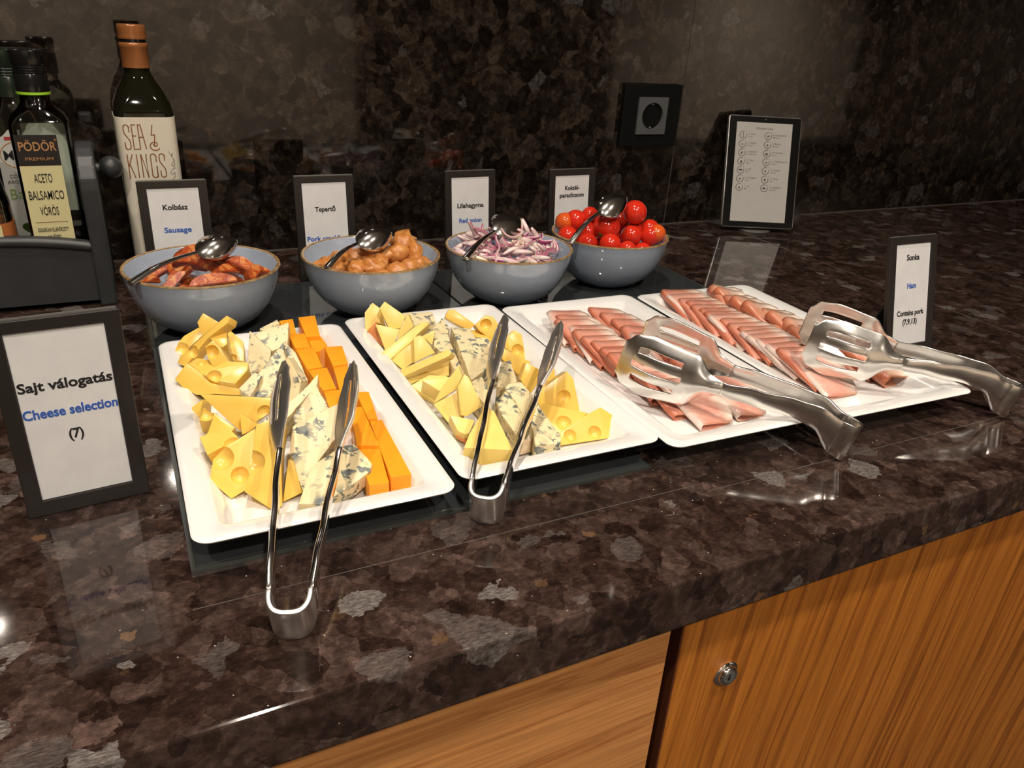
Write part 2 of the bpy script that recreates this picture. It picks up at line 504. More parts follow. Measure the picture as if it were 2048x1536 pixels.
        col = t.mix(t.ramp(vv, [(0.455, 0.0), (0.49, amber)]), col, (0.50, 0.17, 0.045))
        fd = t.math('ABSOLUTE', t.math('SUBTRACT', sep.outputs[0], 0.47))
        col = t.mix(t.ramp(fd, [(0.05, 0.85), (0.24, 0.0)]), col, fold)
        t.set(Base_Color=col, Roughness=0.30, Subsurface_Weight=0.2, Subsurface_Radius=(1, 0.4, 0.25), Subsurface_Scale=0.002, Coat_Weight=0.15, Coat_Roughness=0.2)
        t.bump(vn.outputs['Fac'], 0.15, 0.0008)
        return t.m
    MAT['ham'] = ham('pink_ham', (0.62, 0.215, 0.15), (0.76, 0.38, 0.29), 0.84, 0.97, 0.55)
    MAT['ham_white'] = ham('white_edged_ham', (0.66, 0.25, 0.18), (0.80, 0.46, 0.37), 0.86, 0.98, 0.4, (0.86, 0.74, 0.66))
    MAT['ham_fat'] = ham('fatty_ham', (0.66, 0.27, 0.17), (0.78, 0.48, 0.34), 0.70, 0.92, 0.9)
    # sausage
    t = NT('paprika_sausage')
    v = t.coord()
    n1 = t.noise(t.warp(v, 60, 0.03, 2), 95, 4, 0.6)
    col = t.ramp(n1.outputs['Fac'], [(0.35, (0.30, 0.040, 0.010)), (0.54, (0.44, 0.080, 0.018)), (0.62, (0.60, 0.20, 0.045)), (0.72, (0.70, 0.32, 0.12))])
    t.set(Base_Color=col, Roughness=0.3, Coat_Weight=0.3, Coat_Roughness=0.15)
    t.bump(n1.outputs['Fac'], 0.4, 0.0015)
    MAT['sausage'] = t.m
    MAT['sausage_skin'] = plain('sausage_skin', (0.30, 0.055, 0.014), 0.3, vary=0.3, vscale=90, Coat_Weight=0.3)
    # cracklings
    t = NT('fried_crackling')
    v = t.coord()
    n1 = t.noise(v, 55, 5, 0.65)
    n2 = t.noise(v, 190, 4, 0.65)
    col = t.ramp(n1.outputs['Fac'], [(0.30, (0.36, 0.115, 0.022)), (0.50, (0.58, 0.225, 0.055)), (0.70, (0.72, 0.36, 0.12))])
    t.set(Base_Color=col, Roughness=0.32, Subsurface_Weight=0.1, Subsurface_Radius=(1, .5, .2), Subsurface_Scale=0.002, Coat_Weight=0.2)
    t.bump(t.mix(0.5, n1.outputs['Fac'], n2.outputs['Fac']), 0.6, 0.002)
    MAT['crackling'] = t.m
    # onion: white flesh, purple along one rim (uv y)
    def onion(name, stops):
        t = NT(name)
        tc = t.n('ShaderNodeTexCoord')
        sep = t.n('ShaderNodeSeparateXYZ')
        t.l(tc.outputs['UV'], sep.inputs[0])
        nz = t.noise(t.coord(), 120, 3)
        f = t.math('ADD', sep.outputs[1], t.math('MULTIPLY', t.math('SUBTRACT', nz.outputs['Fac'], 0.5), 0.25))
        t.set(Base_Color=t.ramp(f, stops), Roughness=0.22, Subsurface_Weight=0.25, Subsurface_Radius=(1, .7, .7), Subsurface_Scale=0.003)
        return t.m
    MAT['onion'] = onion('red_onion_flesh', [(0.0, (0.42, 0.13, 0.20)), (0.12, (0.74, 0.50, 0.52)), (0.45, (0.82, 0.72, 0.66)), (0.85, (0.78, 0.58, 0.57)), (1.0, (0.44, 0.10, 0.20))])
    MAT['onion_pale'] = onion('pale_onion_flesh', [(0.0, (0.74, 0.56, 0.52)), (0.2, (0.82, 0.74, 0.58)), (0.8, (0.85, 0.77, 0.60)), (1.0, (0.70, 0.42, 0.44))])
    MAT['onion_skin'] = onion('purple_onion_layer', [(0.0, (0.30, 0.02, 0.12)), (0.5, (0.42, 0.05, 0.20)), (0.9, (0.50, 0.10, 0.25)), (1.0, (0.75, 0.55, 0.55))])
    # tomatoes
    def tom(name, a, b):
        t = NT(name)
        nz = t.noise(t.coord(), 25, 2)
        t.set(Base_Color=t.ramp(nz.outputs['Fac'], [(0.3, a), (0.7, b)]), Roughness=0.14, Subsurface_Weight=0.15, Subsurface_Radius=(1, .25, .1), Subsurface_Scale=0.004, Coat_Weight=0.4, Coat_Roughness=0.06)
        return t.m
    MAT['tomato'] = tom('red_tomato', (0.62, 0.020, 0.010), (0.72, 0.040, 0.014))
    MAT['tomato_orange'] = tom('orange_red_tomato', (0.68, 0.085, 0.012), (0.76, 0.13, 0.02))
    # room
    MAT['plaster'] = plain('beige_plaster', (0.62, 0.52, 0.42), 0.8)
    MAT['ceiling'] = plain('white_ceiling', (0.86, 0.83, 0.78), 0.9)
    MAT['floor'] = plain('dark_carpet', (0.030, 0.024, 0.020), 0.95, vary=0.3)
    MAT['dark_wood'] = plain('dark_wood_panel', (0.045, 0.026, 0.016), 0.5, vary=0.2)
    t = NT('lamp_diffuser')
    nz = t.noise(t.coord(), 5, 1)
    t.set(Base_Color=(0.8, 0.8, 0.8), Emission_Color=t.ramp(nz.outputs['Fac'], [(0.3, (1, 0.85, 0.68)), (0.7, (1, 0.87, 0.72))]), Emission_Strength=18.0)
    MAT['lamp'] = t.m
build_materials()

# ---------------------------------------------------------------- room shell and worktop
YF, YW = -0.1348, 0.6734          # front edge of the worktop, back wall
def struct(name, me, mat, label, parent=None):
    o = link(name, me, mat, parent)
    if parent is None:
        o['kind'] = 'structure'
        o['label'] = label
    return o

def build_room():
    xj = 0.908
    wall = struct('wall_back', box(-4.5, 9.2, YW + 0.02, YW + 0.12, FLOOR, CEIL), MAT['gap'], 'polished brown granite wall behind the buffet, shade put into its colour')
    a = link('slab', box(-4.5, xj - 0.0006, YW, YW + 0.0198, -0.04, CEIL, 0.0006, 1), MAT['granite_shaded'], wall)
    b = link('slab', box(xj + 0.0006, 9.2, YW, YW + 0.0198, -0.04, CEIL, 0.0006, 1), MAT['granite_shaded'], wall)
    link('joint', box(xj - 0.0006, xj + 0.0006, YW + 0.0006, YW + 0.018, 0, CEIL), MAT['joint'], wall)
    fl = struct('floor', box(-4.5, 9.2, -6.4, YW + 0.12, FLOOR - 0.05, FLOOR), MAT['floor'], 'dark floor of the breakfast room')
    ce = struct('ceiling', box(-4.5, 9.2, -6.4, YW + 0.12, CEIL, CEIL + 0.05), MAT['ceiling'], 'white ceiling over the buffet')
    fw = struct('wall_front', box(-4.5, 9.2, -6.4, -6.3, FLOOR, CEIL), MAT['plaster'], 'beige wall across the room from the buffet')
    link('added_dark_panel', box(2.3, 5.3, -6.3, -6.26, FLOOR, CEIL), MAT['dark_wood'], fw)  # added panel, darkens the middle of the room's reflection in the granite
    struct('wall_left', box(-4.6, -4.5, -6.4, YW + 0.12, FLOOR, CEIL), MAT['plaster'], 'beige side wall at the left end of the room')
    struct('wall_right', box(9.2, 9.3, -6.4, YW + 0.12, FLOOR, CEIL), MAT['dark_wood'], 'dark side wall at the right end of the room')

def build_worktop():
    top = empty('worktop', (0.4, 0.27, -0.04), 'long polished brown granite worktop carrying the whole buffet', 'worktop')
    off = Vector((-0.4, -0.27, 0.04))
    def part(name, x0, x1, y0, y1, z0, z1, m, bev=0.0012):
        return link(name, box(x0, x1, y0, y1, z0, z1, bev, 2), m, top, off)
    part('slab', -1.6, 1.0123, YF, YW - 0.0005, -0.04, 0.0, MAT['granite'], 0.0018)
    part('slab', 1.0133, 3.2, YF, YW - 0.0005, -0.04, 0.0, MAT['granite'], 0.0018)
    part('joint', 1.0121, 1.0135, YF + 0.002, YW - 0.002, -0.03, -0.0003, MAT['joint'], 0)
    # inlaid strip joints in front of the hob
    part('joint', 0.050, 0.415, -0.0462, -0.0456, -0.004, 0.00012, MAT['joint'], 0)
    part('joint', 0.415, 1.01, -0.0562, -0.0556, -0.004, 0.00012, MAT['joint'], 0)
    part('wall_seal', -1.6, 3.2, YW - 0.0025, YW - 0.0008, -0.002, 0.0016, MAT['joint'], 0)

def build_cabinets():
    # right door unit
    r = empty('cabinet', (0.72, 0.26, FLOOR), 'walnut cabinet with a lockable door under the right of the worktop', 'cabinet')
    off = Vector((-0.72, -0.26, -FLOOR))
    yf = YF + 0.020
    link('body', box(0.365, 1.5, yf + 0.021, YW - 0.03, FLOOR + 0.08, -0.0405), MAT['gap'], r, off)
    link('plinth', box(0.365, 1.5, yf + 0.06, YW - 0.03, FLOOR, FLOOR + 0.08), MAT['gap'], r, off)
    d = link('door', box(0.3605, 1.02, yf, yf + 0.020, FLOOR + 0.085, -0.0425, 0.0008, 1), MAT['wood'], r, off)
    link('edge_band', box(0.3588, 0.3606, yf + 0.0006, yf + 0.0195, FLOOR + 0.085, -0.0425), MAT['wood_edge'], d)
    link('door', box(1.026, 1.5, yf, yf + 0.020, FLOOR + 0.085, -0.0425, 0.0008, 1), MAT['wood'], r, off)
    lk = link('lock', lathe([(0.0, 0.0), (0.0108, 0.0), (0.0112, 0.0012), (0.0102, 0.0022), (0.0086, 0.0024), (0.0084, 0.0046), (0.0074, 0.0056), (0.0062, 0.0052), (0.006, 0.0044), (0.0, 0.0044)], 40), MAT['chrome'], r, Vector((0.4106, yf, -0.1283)) + off)
    lk.rotation_euler = (math.pi / 2, 0, 0)
    core = link('cylinder_face', lathe([(0.0, 0.0), (0.0056, 0.0), (0.0054, 0.0008), (0.0, 0.0009)], 28), MAT['silver'], lk, (0, 0, 0.0044))
    bm = bmesh.new()
    box_bm(bm, -0.0009, 0.0009, -0.0030, 0.0030, 0.0052, 0.0055)
    box_bm(bm, -0.0017, 0.0, -0.0016, 0.0002, 0.0052, 0.0055)
    link('keyhole', finish(bm), MAT['gap'], lk)
    # left drawer unit
    l = empty('cabinet', (-0.3, 0.26, FLOOR), 'walnut cabinet with horizontal grain under the left of the worktop', 'cabinet')
    off = Vector((0.3, -0.26, -FLOOR))
    link('body', box(-1.0, 0.345, yf + 0.021, YW - 0.03, FLOOR + 0.08, -0.0405), MAT['gap'], l, off)
    link('plinth', box(-1.0, 0.345, yf + 0.06, YW - 0.03, FLOOR, FLOOR + 0.08), MAT['gap'], l, off)
    link('door', box(-0.5, 0.3485, yf, yf + 0.020, FLOOR + 0.085, -0.0425, 0.0008, 1), MAT['wood_h'], l, off)
    link('door', box(-1.0, -0.506, yf, yf + 0.020, FLOOR + 0.085, -0.0425, 0.0008, 1), MAT['wood_h'], l, off)

def build_lights():
    names = ['above the bowls and platters', 'left of the guest in front of the buffet', 'right of the guest in front of the buffet', 'behind the guest facing the buffet',
             'added to light the far wall, far left of the room', 'added to light the far wall, in the middle of the far room', 'added to light the far wall, right of the far room', 'added to light the far wall, at the far right of the room']
    for (x, y, wt), nm in zip(DOWNLIGHTS, names):
        t = empty('ceiling_light', (x, y, CEIL), 'round recessed ceiling downlight ' + nm, 'light', 'ceiling downlights')
        link('trim_ring', lathe([(0.042, 0.0), (0.056, 0.0), (0.056, -0.004), (0.044, -0.010), (0.042, -0.010)], 32, True), MAT['ceiling'], t)
        link('diffuser', lathe([(0.0, -0.001), (0.042, -0.001), (0.042, -0.002), (0.0, -0.002)], 32), MAT['lamp'], t)
        ld = bpy.data.lights.new('downlight', 'AREA')
        ld.shape = 'DISK'
        ld.size = 0.075
        ld.energy = wt
        ld.color = WARM
        ld.spread = math.radians(150)
        lo = bpy.data.objects.new('lamp_beam', ld)
        COL.objects.link(lo)
        lo.parent = t
        lo.location = (0, 0, -0.012)

build_room()
build_worktop()
build_cabinets()
build_lights()

# ---------------------------------------------------------------- hob
HOB_Z = 0.003
def build_hob():
    h = empty('induction_hob', (0.395, 0.2485, 0.0), 'flat black glass induction hob under the bowls and platters', 'hob')
    off = Vector((-0.395, -0.2485, 0))
    link('glass_top', box(0.0555, 0.392, -0.0105, 0.512, 0.0002, HOB_Z, 0.0006, 1), MAT['glass_black'], h, off)
    link('glass_top', box(0.394, 0.736, 0.012, 0.512, 0.0002, HOB_Z, 0.0006, 1), MAT['glass_black'], h, off)
    bm = bmesh.new()
    box_bm(bm, 0.0525, 0.0555, -0.0135, 0.515, 0.0001, 0.0026)
    box_bm(bm, 0.0555, 0.393, -0.0135, -0.0105, 0.0001, 0.0026)
    box_bm(bm, 0.0555, 0.739, 0.512, 0.515, 0.0001, 0.0026)
    box_bm(bm, 0.736, 0.739, 0.010, 0.512, 0.0001, 0.0026)
    link('edge_trim', finish(bm), MAT['hob_trim'], h, off)
build_hob()

# ---------------------------------------------------------------- porcelain platters
PW, PL = 0.1679, 0.325
PLATES = [  # front-left corner, rotation
    (0.0549, -0.0232, -0.0069, 'white rectangular porcelain platter holding orange, blue and holey cheese'),
    (0.2297, -0.0156, -0.0065, 'white rectangular porcelain platter of pale, blue and holey cheese beside the ham'),
    (0.3961, -0.0309, -0.0190, 'white rectangular porcelain platter of ham next to the cheese platters'),
    (0.5659, -0.0406, -0.0284, 'white rectangular porcelain platter of ham nearest the ham sign')]
def plate_mesh():
    lv = [(0.060, 0.0), (0.044, 0.0), (0.042, 0.0025), (0.026, 0.0085), (0.004, 0.0212), (0.0006, 0.0226), (0.0, 0.0238), (0.0012, 0.0249),
          (0.004, 0.0250), (0.0155, 0.0232), (0.0175, 0.0222), (0.0245, 0.0118), (0.0265, 0.0096), (0.0290, 0.0086), (0.034, 0.0083)]
    return rect_loft([(PW - 2 * i, PL - 2 * i, max(0.003, 0.011 - 0.20 * i), z) for i, z in lv], 6, smooth=True, angle=50)
pm = plate_mesh()
for x, y, th, lab in PLATES:
    c, s = math.cos(th), math.sin(th)
    cx, cy = x + c * PW / 2 - s * PL / 2, y + s * PW / 2 + c * PL / 2
    o = link('serving_platter', pm, MAT['porcelain'], None, (cx, cy, HOB_Z + 0.0002))
    o.rotation_euler = (0, 0, th)
    tag(o, lab, 'platter', 'serving platters')

# ---------------------------------------------------------------- bowls
BOWLS = [(0.1112, 0.4000, 'sausage'), (0.2894, 0.3967, 'pork crackling'), (0.4570, 0.3863, 'sliced red onion'), (0.6158, 0.4093, 'cherry tomato')]
def build_bowls():
    R = 0.0772
    outer = [(0.0, 0.002), (0.026, 0.002), (0.028, 0.0), (0.032, 0.0), (0.035, 0.002), (0.046, 0.0075), (0.057, 0.0165), (0.0655, 0.0285), (0.0715, 0.0425), (0.0752, 0.0560), (R - 0.0006, 0.0640)]
    lip = [(R - 0.0006, 0.0640), (R, 0.0652), (R - 0.0006, 0.0662), (R - 0.0022, 0.0664), (R - 0.0036, 0.0654), (R - 0.0040, 0.0642)]
    inner = [(R - 0.0040, 0.0642), (0.0712, 0.056), (0.0672, 0.043), (0.0610, 0.030), (0.052, 0.019), (0.040, 0.0105), (0.026, 0.0065), (0.0, 0.0055)]
    bme = None
    for x, y, what in BOWLS:
        t = empty('bowl', (x, y, HOB_Z), 'blue-grey glazed bowl with brown lip holding %s' % {'sausage': 'sausage slices', 'pork crackling': 'pork cracklings', 'sliced red onion': 'sliced red onion', 'cherry tomato': 'cherry tomatoes'}[what], 'bowl', 'buffet bowls')
        if bme is None:
            bme = lathe(outer + [p for p in lip[1:-1]][:1], 72), lathe([(R - 0.0009, 0.0641)] + lip[1:-1] + [(R - 0.0037, 0.0641)], 72, True), lathe([(R - 0.0037, 0.0643)] + inner[1:], 72)
            # one closed body: outside, under the lip, inside
            bme = lathe(outer + lip[1:-1] + inner, 72), lathe([(R + 0.0001, 0.0651), (R - 0.0004, 0.0664), (R - 0.0020, 0.0667), (R - 0.0036, 0.0658), (R - 0.0020, 0.0655)], 72, True)
        link('body', bme[0], MAT['glaze'], t)
        link('lip', bme[1], MAT['lip'], t)
build_bowls()

# ---------------------------------------------------------------- cheese
# kind, visible face (1/10 mm), extrusion (1/10 mm), holes (x, y, z in mm, radius mm)
CHEESE = [
    ('e',[(909,2627,577),(965,2648,648),(1074,2577,576),(932,2563,470)],(40,137,-72),[]),
    ('e',[(695,2730,290),(710,2773,320),(795,2846,378),(933,2892,427),(948,2805,375),(819,2734,311),(728,2674,260)],(20,84,-135),[(75,274,30,7)]),
    ('e',[(705,2428,312),(732,2447,353),(1051,2409,631),(1125,2395,692),(1144,2362,684),(1121,2340,644),(966,2377,524),(892,2370,447),(757,2351,300)],(60,50,-62),[(82,240,40,6)]),
    ('e',[(1165,2824,425),(1277,2651,334),(1249,2476,220),(1176,2505,228),(1130,2628,297)],(20,84,-135),[(115,253,24,5)]),
    ('e',[(919,2182,519),(985,2189,567),(1029,2143,506),(1075,2078,407),(959,2087,360),(920,2146,451)],(30,103,-54),[(96,215,48,6)]),
    ('e',[(968,2395,517),(1074,2450,567),(1122,2413,551),(1104,2302,479),(1062,2282,460),(1006,2357,498)],(15,63,-101),[]),
    ('e',[(863,1960,374),(919,1983,397),(1061,2013,436),(1216,1960,427),(1194,1897,384),(1086,1820,320),(977,1873,336)],(20,84,-135),[(94,192,36,6)]),
    ('e',[(653,2020,330),(756,2048,438),(824,2004,393),(903,1931,299),(1107,1847,254),(1190,1794,200),(924,1883,221),(795,1919,216),(713,1965,259)],(40,137,-72),[]),
    ('e',[(762,2180,381),(851,2268,392),(933,2212,385),(960,2060,367),(855,2006,360)],(0,17,-139),[(87,217,38,4)]),
    ('e',[(789,1267,518),(1250,1113,484),(1237,1073,401),(1130,1070,337),(1011,1075,280),(866,1199,434)],(40,137,-72),[(120,108,39,6)]),
    ('e',[(725,1562,282),(803,1544,342),(776,1491,215),(716,1500,160)],(70,106,-59),[]),
    ('e',[(794,1264,414),(867,1194,381),(974,1066,317),(945,1045,300),(841,1172,364),(748,1181,355)],(15,63,-101),[(80,121,38,6)]),
    ('e',[(719,864,402),(781,870,422),(838,981,484),(954,725,413),(746,695,340)],(47,66,-161),[(74,89,42,5),(91,69,39,6)]),
    ('e',[(1011,959,472),(1115,889,398),(1056,887,361),(1003,892,340)],(30,103,-54),[]),
    ('e',[(772,606,349),(826,622,388),(1059,646,494),(1049,560,384),(940,425,179),(845,416,135),(737,524,234)],(61,229,-183),[(82,59,35,9),(92,49,25,6)]),
    ('e',[(1061,483,609),(1203,465,641),(1224,433,596),(1202,388,509),(1176,350,434),(1133,195,151),(1068,202,135),(927,303,244),(987,364,374),(1025,432,506)],(52,202,-119),[(100,38,40,8)]),
    ('e',[(1226,353,380),(1252,338,366),(1279,235,187),(1151,245,135)],(50,171,-91),[]),
    ('b',[(1435,2630,460),(1613,2761,476),(1619,2677,466),(1463,2544,450)],(0,14,-119),[]),
    ('b',[(1656,2418,562),(1595,2224,432),(1443,2210,400),(1332,2390,496)],(23,95,-151),[]),
    ('b',[(1294,2236,588),(1437,2115,439),(1376,2052,285),(1224,2094,280)],(35,120,-63),[]),
    ('b',[(1554,2119,517),(1540,1958,414),(1337,1701,224),(1194,1730,220),(1302,1906,346)],(23,95,-151),[]),
    ('b',[(1534,2004,564),(1601,1882,498),(1640,1639,352),(1576,1635,340),(1531,1835,458)],(18,74,-118),[]),
    ('b',[(1429,1307,706),(1496,1181,561),(1450,1131,416),(1291,1194,340),(1298,1247,443)],(70,106,-59),[]),
    ('b',[(1640,1242,567),(1613,1169,518),(1418,1038,407),(1299,960,340),(1158,1002,345),(1220,1047,383),(1468,1128,470)],(20,84,-135),[]),
    ('b',[(1585,1058,564),(1618,872,453),(1370,815,380),(1378,894,430)],(20,84,-135),[]),
    ('b',[(1663,692,569),(1593,487,430),(1409,357,322),(1285,224,220),(1262,469,370),(1326,626,477)],(20,84,-135),[]),
    ('b',[(1367,274,339),(1591,376,398),(1672,361,402),(1742,168,345),(1709,119,325),(1534,38,279),(1359,-20,240),(1228,32,243),(1255,88,264)],(15,44,-132),[]),
    ('b',[(1109,1742,306),(1252,1833,385),(1296,1791,365),(1173,1653,260)],(15,63,-101),[]),
    ('c',[(1823,2840,449),(1988,2844,449),(1937,2422,398),(1807,2434,400)],(0,29,-238),[]),
    ('c',[(1833,2518,364),(1961,2506,363),(1976,2325,341),(1885,2234,330),(1821,2232,330)],(0,24,-199),[]),
    ('c',[(1896,2111,423),(2056,2089,420),(2023,1771,382),(1884,1756,380)],(0,29,-238),[]),
    ('c',[(1878,1728,388),(2005,1720,387),(1964,1344,342),(1831,1326,340)],(0,24,-199),[]),
    ('c',[(1937,1246,369),(2043,1224,366),(1996,832,319),(1920,841,320)],(0,21,-179),[]),
    ('c',[(1935,866,300),(2033,848,300),(1982,10,300),(1834,26,300)],(0,0,-175),[]),
    ('c',[(1639,2837,435),(1777,2847,436),(1744,2546,400),(1653,2568,403)],(0,29,-238),[]),
    ('c',[(1660,2534,415),(1810,2507,412),(1807,2237,379),(1670,2244,380)],(0,29,-238),[]),
    ('c',[(1657,2176,404),(1822,2180,405),(1808,1816,361),(1674,1809,360)],(0,26,-218),[]),
    ('c',[(1667,1752,381),(1833,1758,382),(1827,1407,340),(1712,1407,340)],(0,24,-199),[]),
    ('c',[(1701,1358,360),(1842,1349,359),(1829,1023,320),(1687,1079,327)],(0,21,-179),[]),
    ('c',[(1812,949,394),(1902,937,393),(1879,415,330),(1723,462,336)],(0,21,-179),[]),
    ('c',[(1735,508,300),(1891,458,300),(1809,-31,300),(1672,-17,300)],(0,0,-175),[]),
    ('g',[(2488,2855,411),(2573,2875,496),(2636,2830,446),(2659,2745,297),(2578,2783,325),(2479,2770,245),(2455,2732,160)],(30,103,-54),[]),
    ('r',[(2459,2700,274),(2549,2689,363),(2594,2532,135),(2556,2574,166)],(50,75,-42),[]),
    ('g',[(2587,2669,513),(2643,2683,570),(2726,2626,508),(2809,2568,446),(2745,2531,340),(2643,2564,345)],(35,120,-63),[]),
    ('g',[(2517,2582,380),(2562,2566,375),(2732,2494,334),(2645,2451,204),(2569,2453,165)],(30,103,-54),[]),
    ('g',[(2805,2479,494),(2834,2403,393),(2684,2429,260),(2719,2456,350)],(50,75,-42),[]),
    ('g',[(2449,2148,284),(2805,2292,428),(2890,2316,455),(2958,2292,451),(2803,2216,380),(2767,2185,355),(2495,2066,240)],(15,63,-101),[]),
    ('g',[(2510,2096,220),(2739,2105,364),(2721,2026,205),(2602,2024,135)],(30,103,-54),[]),
    ('g',[(2695,1982,453),(2751,1976,473),(2786,1950,444),(2855,1870,332),(2671,1886,260)],(30,103,-54),[]),
    ('g',[(2808,2089,412),(2938,2079,466),(2890,2026,340),(2848,2062,383)],(25,86,-45),[]),
    ('g',[(2485,1703,291),(2837,1534,495),(2859,1494,484),(2833,1486,453),(2473,1655,240)],(60,50,-62),[]),
    ('g',[(2495,1721,203),(2915,1686,369),(2888,1608,207),(2622,1667,172),(2562,1671,145)],(25,86,-45),[]),
    ('g',[(2476,1427,255),(2651,1467,306),(2799,1416,296),(2703,1296,206),(2621,1249,165)],(15,63,-101),[]),
    ('g',[(2514,1247,377),(2761,1212,392),(2618,1131,320)],(13,53,-84),[]),
    ('g',[(2781,1133,511),(2794,1086,442),(2756,1062,353),(2564,1115,220),(2650,1135,359)],(50,75,-42),[]),
    ('g',[(2512,978,281),(2704,939,376),(2674,784,247),(2627,705,159),(2605,704,145)],(56,62,-87),[]),
    ('g',[(2640,791,496),(2705,820,587),(2735,797,561),(2802,675,368),(2675,677,300),(2634,693,308)],(30,103,-54),[]),
    ('g',[(2529,665,332),(2696,577,302),(2621,506,246),(2587,504,240),(2544,544,258)],(15,63,-101),[]),
    ('r',[(2553,593,231),(2623,545,180),(2604,527,135),(2548,567,179)],(20,68,-36),[]),
    ('g',[(2758,517,443),(2797,445,424),(2761,50,320),(2437,157,348),(2522,267,377)],(0,46,-174),[]),
    ('b',[(2917,2947,331),(3220,2900,325),(3183,2712,303),(2947,2690,300)],(0,19,-159),[]),
    ('b',[(3035,2384,360),(3200,2564,382),(3199,2356,357),(3117,2217,340),(3023,2282,348)],(0,19,-159),[]),
    ('b',[(2978,2207,371),(3101,2177,368),(2974,1447,280),(2918,1568,295),(2950,1771,319),(2902,2005,347)],(0,18,-149),[]),
    ('b',[(3180,2258,400),(3331,2201,394),(3335,2073,378),(3153,2088,380)],(0,21,-179),[]),
    ('b',[(3083,1921,448),(3260,1907,446),(3156,1330,377),(2938,1190,360),(2941,1274,370)],(0,21,-179),[]),
    ('b',[(3277,1918,404),(3390,1879,400),(3376,1599,366),(3263,1398,342),(3187,1382,340)],(0,21,-179),[]),
    ('b',[(2901,1115,362),(3024,1173,369),(2994,991,347),(2876,766,320),(2872,985,346)],(0,19,-159),[]),
    ('b',[(3271,1306,404),(3360,1318,406),(3271,1004,368),(3122,938,360),(3071,968,364)],(0,21,-179),[]),
    ('b',[(3081,858,412),(3247,876,415),(3250,677,391),(3045,422,360),(3079,618,383)],(0,21,-179),[]),
    ('b',[(2933,675,372),(3096,829,391),(3055,448,345),(2895,239,320),(2897,494,351)],(0,19,-159),[]),
    ('b',[(3275,636,332),(3234,177,286),(3186,74,276),(2999,112,280),(3087,351,304)],(0,15,-149),[]),
    ('k',[(2962,266,235),(3071,261,247),(3058,206,164),(2898,212,145)],(12,98,-68),[]),
    ('m',[(3245,2582,376),(3286,2603,439),(3345,2588,443),(3520,2468,314),(3452,2460,260),(3321,2535,330)],(35,120,-63),[]),
    ('m',[(3410,2200,416),(3519,2209,495),(3589,2184,485),(3648,2110,379),(3629,2057,268),(3579,2067,260),(3440,2165,367)],(40,137,-72),[(351,217,42,6)]),
    ('m',[(3392,2275,337),(3476,2244,333),(3531,1968,300),(3481,2012,305),(3392,2138,320)],(0,14,-119),[]),
    ('m',[(3609,1913,364),(3700,1920,428),(3760,1881,389),(3757,1772,180),(3692,1810,216),(3590,1875,282)],(40,137,-72),[(370,183,26,6)]),
    ('m',[(3296,1519,498),(3389,1465,449),(3580,1358,353),(3491,1314,220),(3349,1436,372)],(35,120,-63),[]),
    ('m',[(3356,1003,520),(3406,974,492),(3471,936,457),(3422,903,366),(3344,880,280),(3289,957,395)],(35,120,-63),[]),
    ('m',[(3619,1195,337),(3738,1200,411),(3727,1128,271),(3665,1120,220)],(35,120,-63),[]),
    ('m',[(3422,827,339),(3654,827,468),(3698,783,410),(3707,651,165),(3372,790,242)],(45,154,-82),[(360,74,28,6.5)]),
    ('m',[(3292,616,330),(3643,434,269),(3550,408,239),(3356,361,180),(3303,392,192)],(20,84,-135),[(342,42,23,7)]),
    ('m',[(3323,307,214),(3514,353,273),(3733,387,323),(3813,327,269),(3752,206,143),(3305,239,145)],(11,155,-155),[(362,26,18,6),(340,27,19,6)]),
]

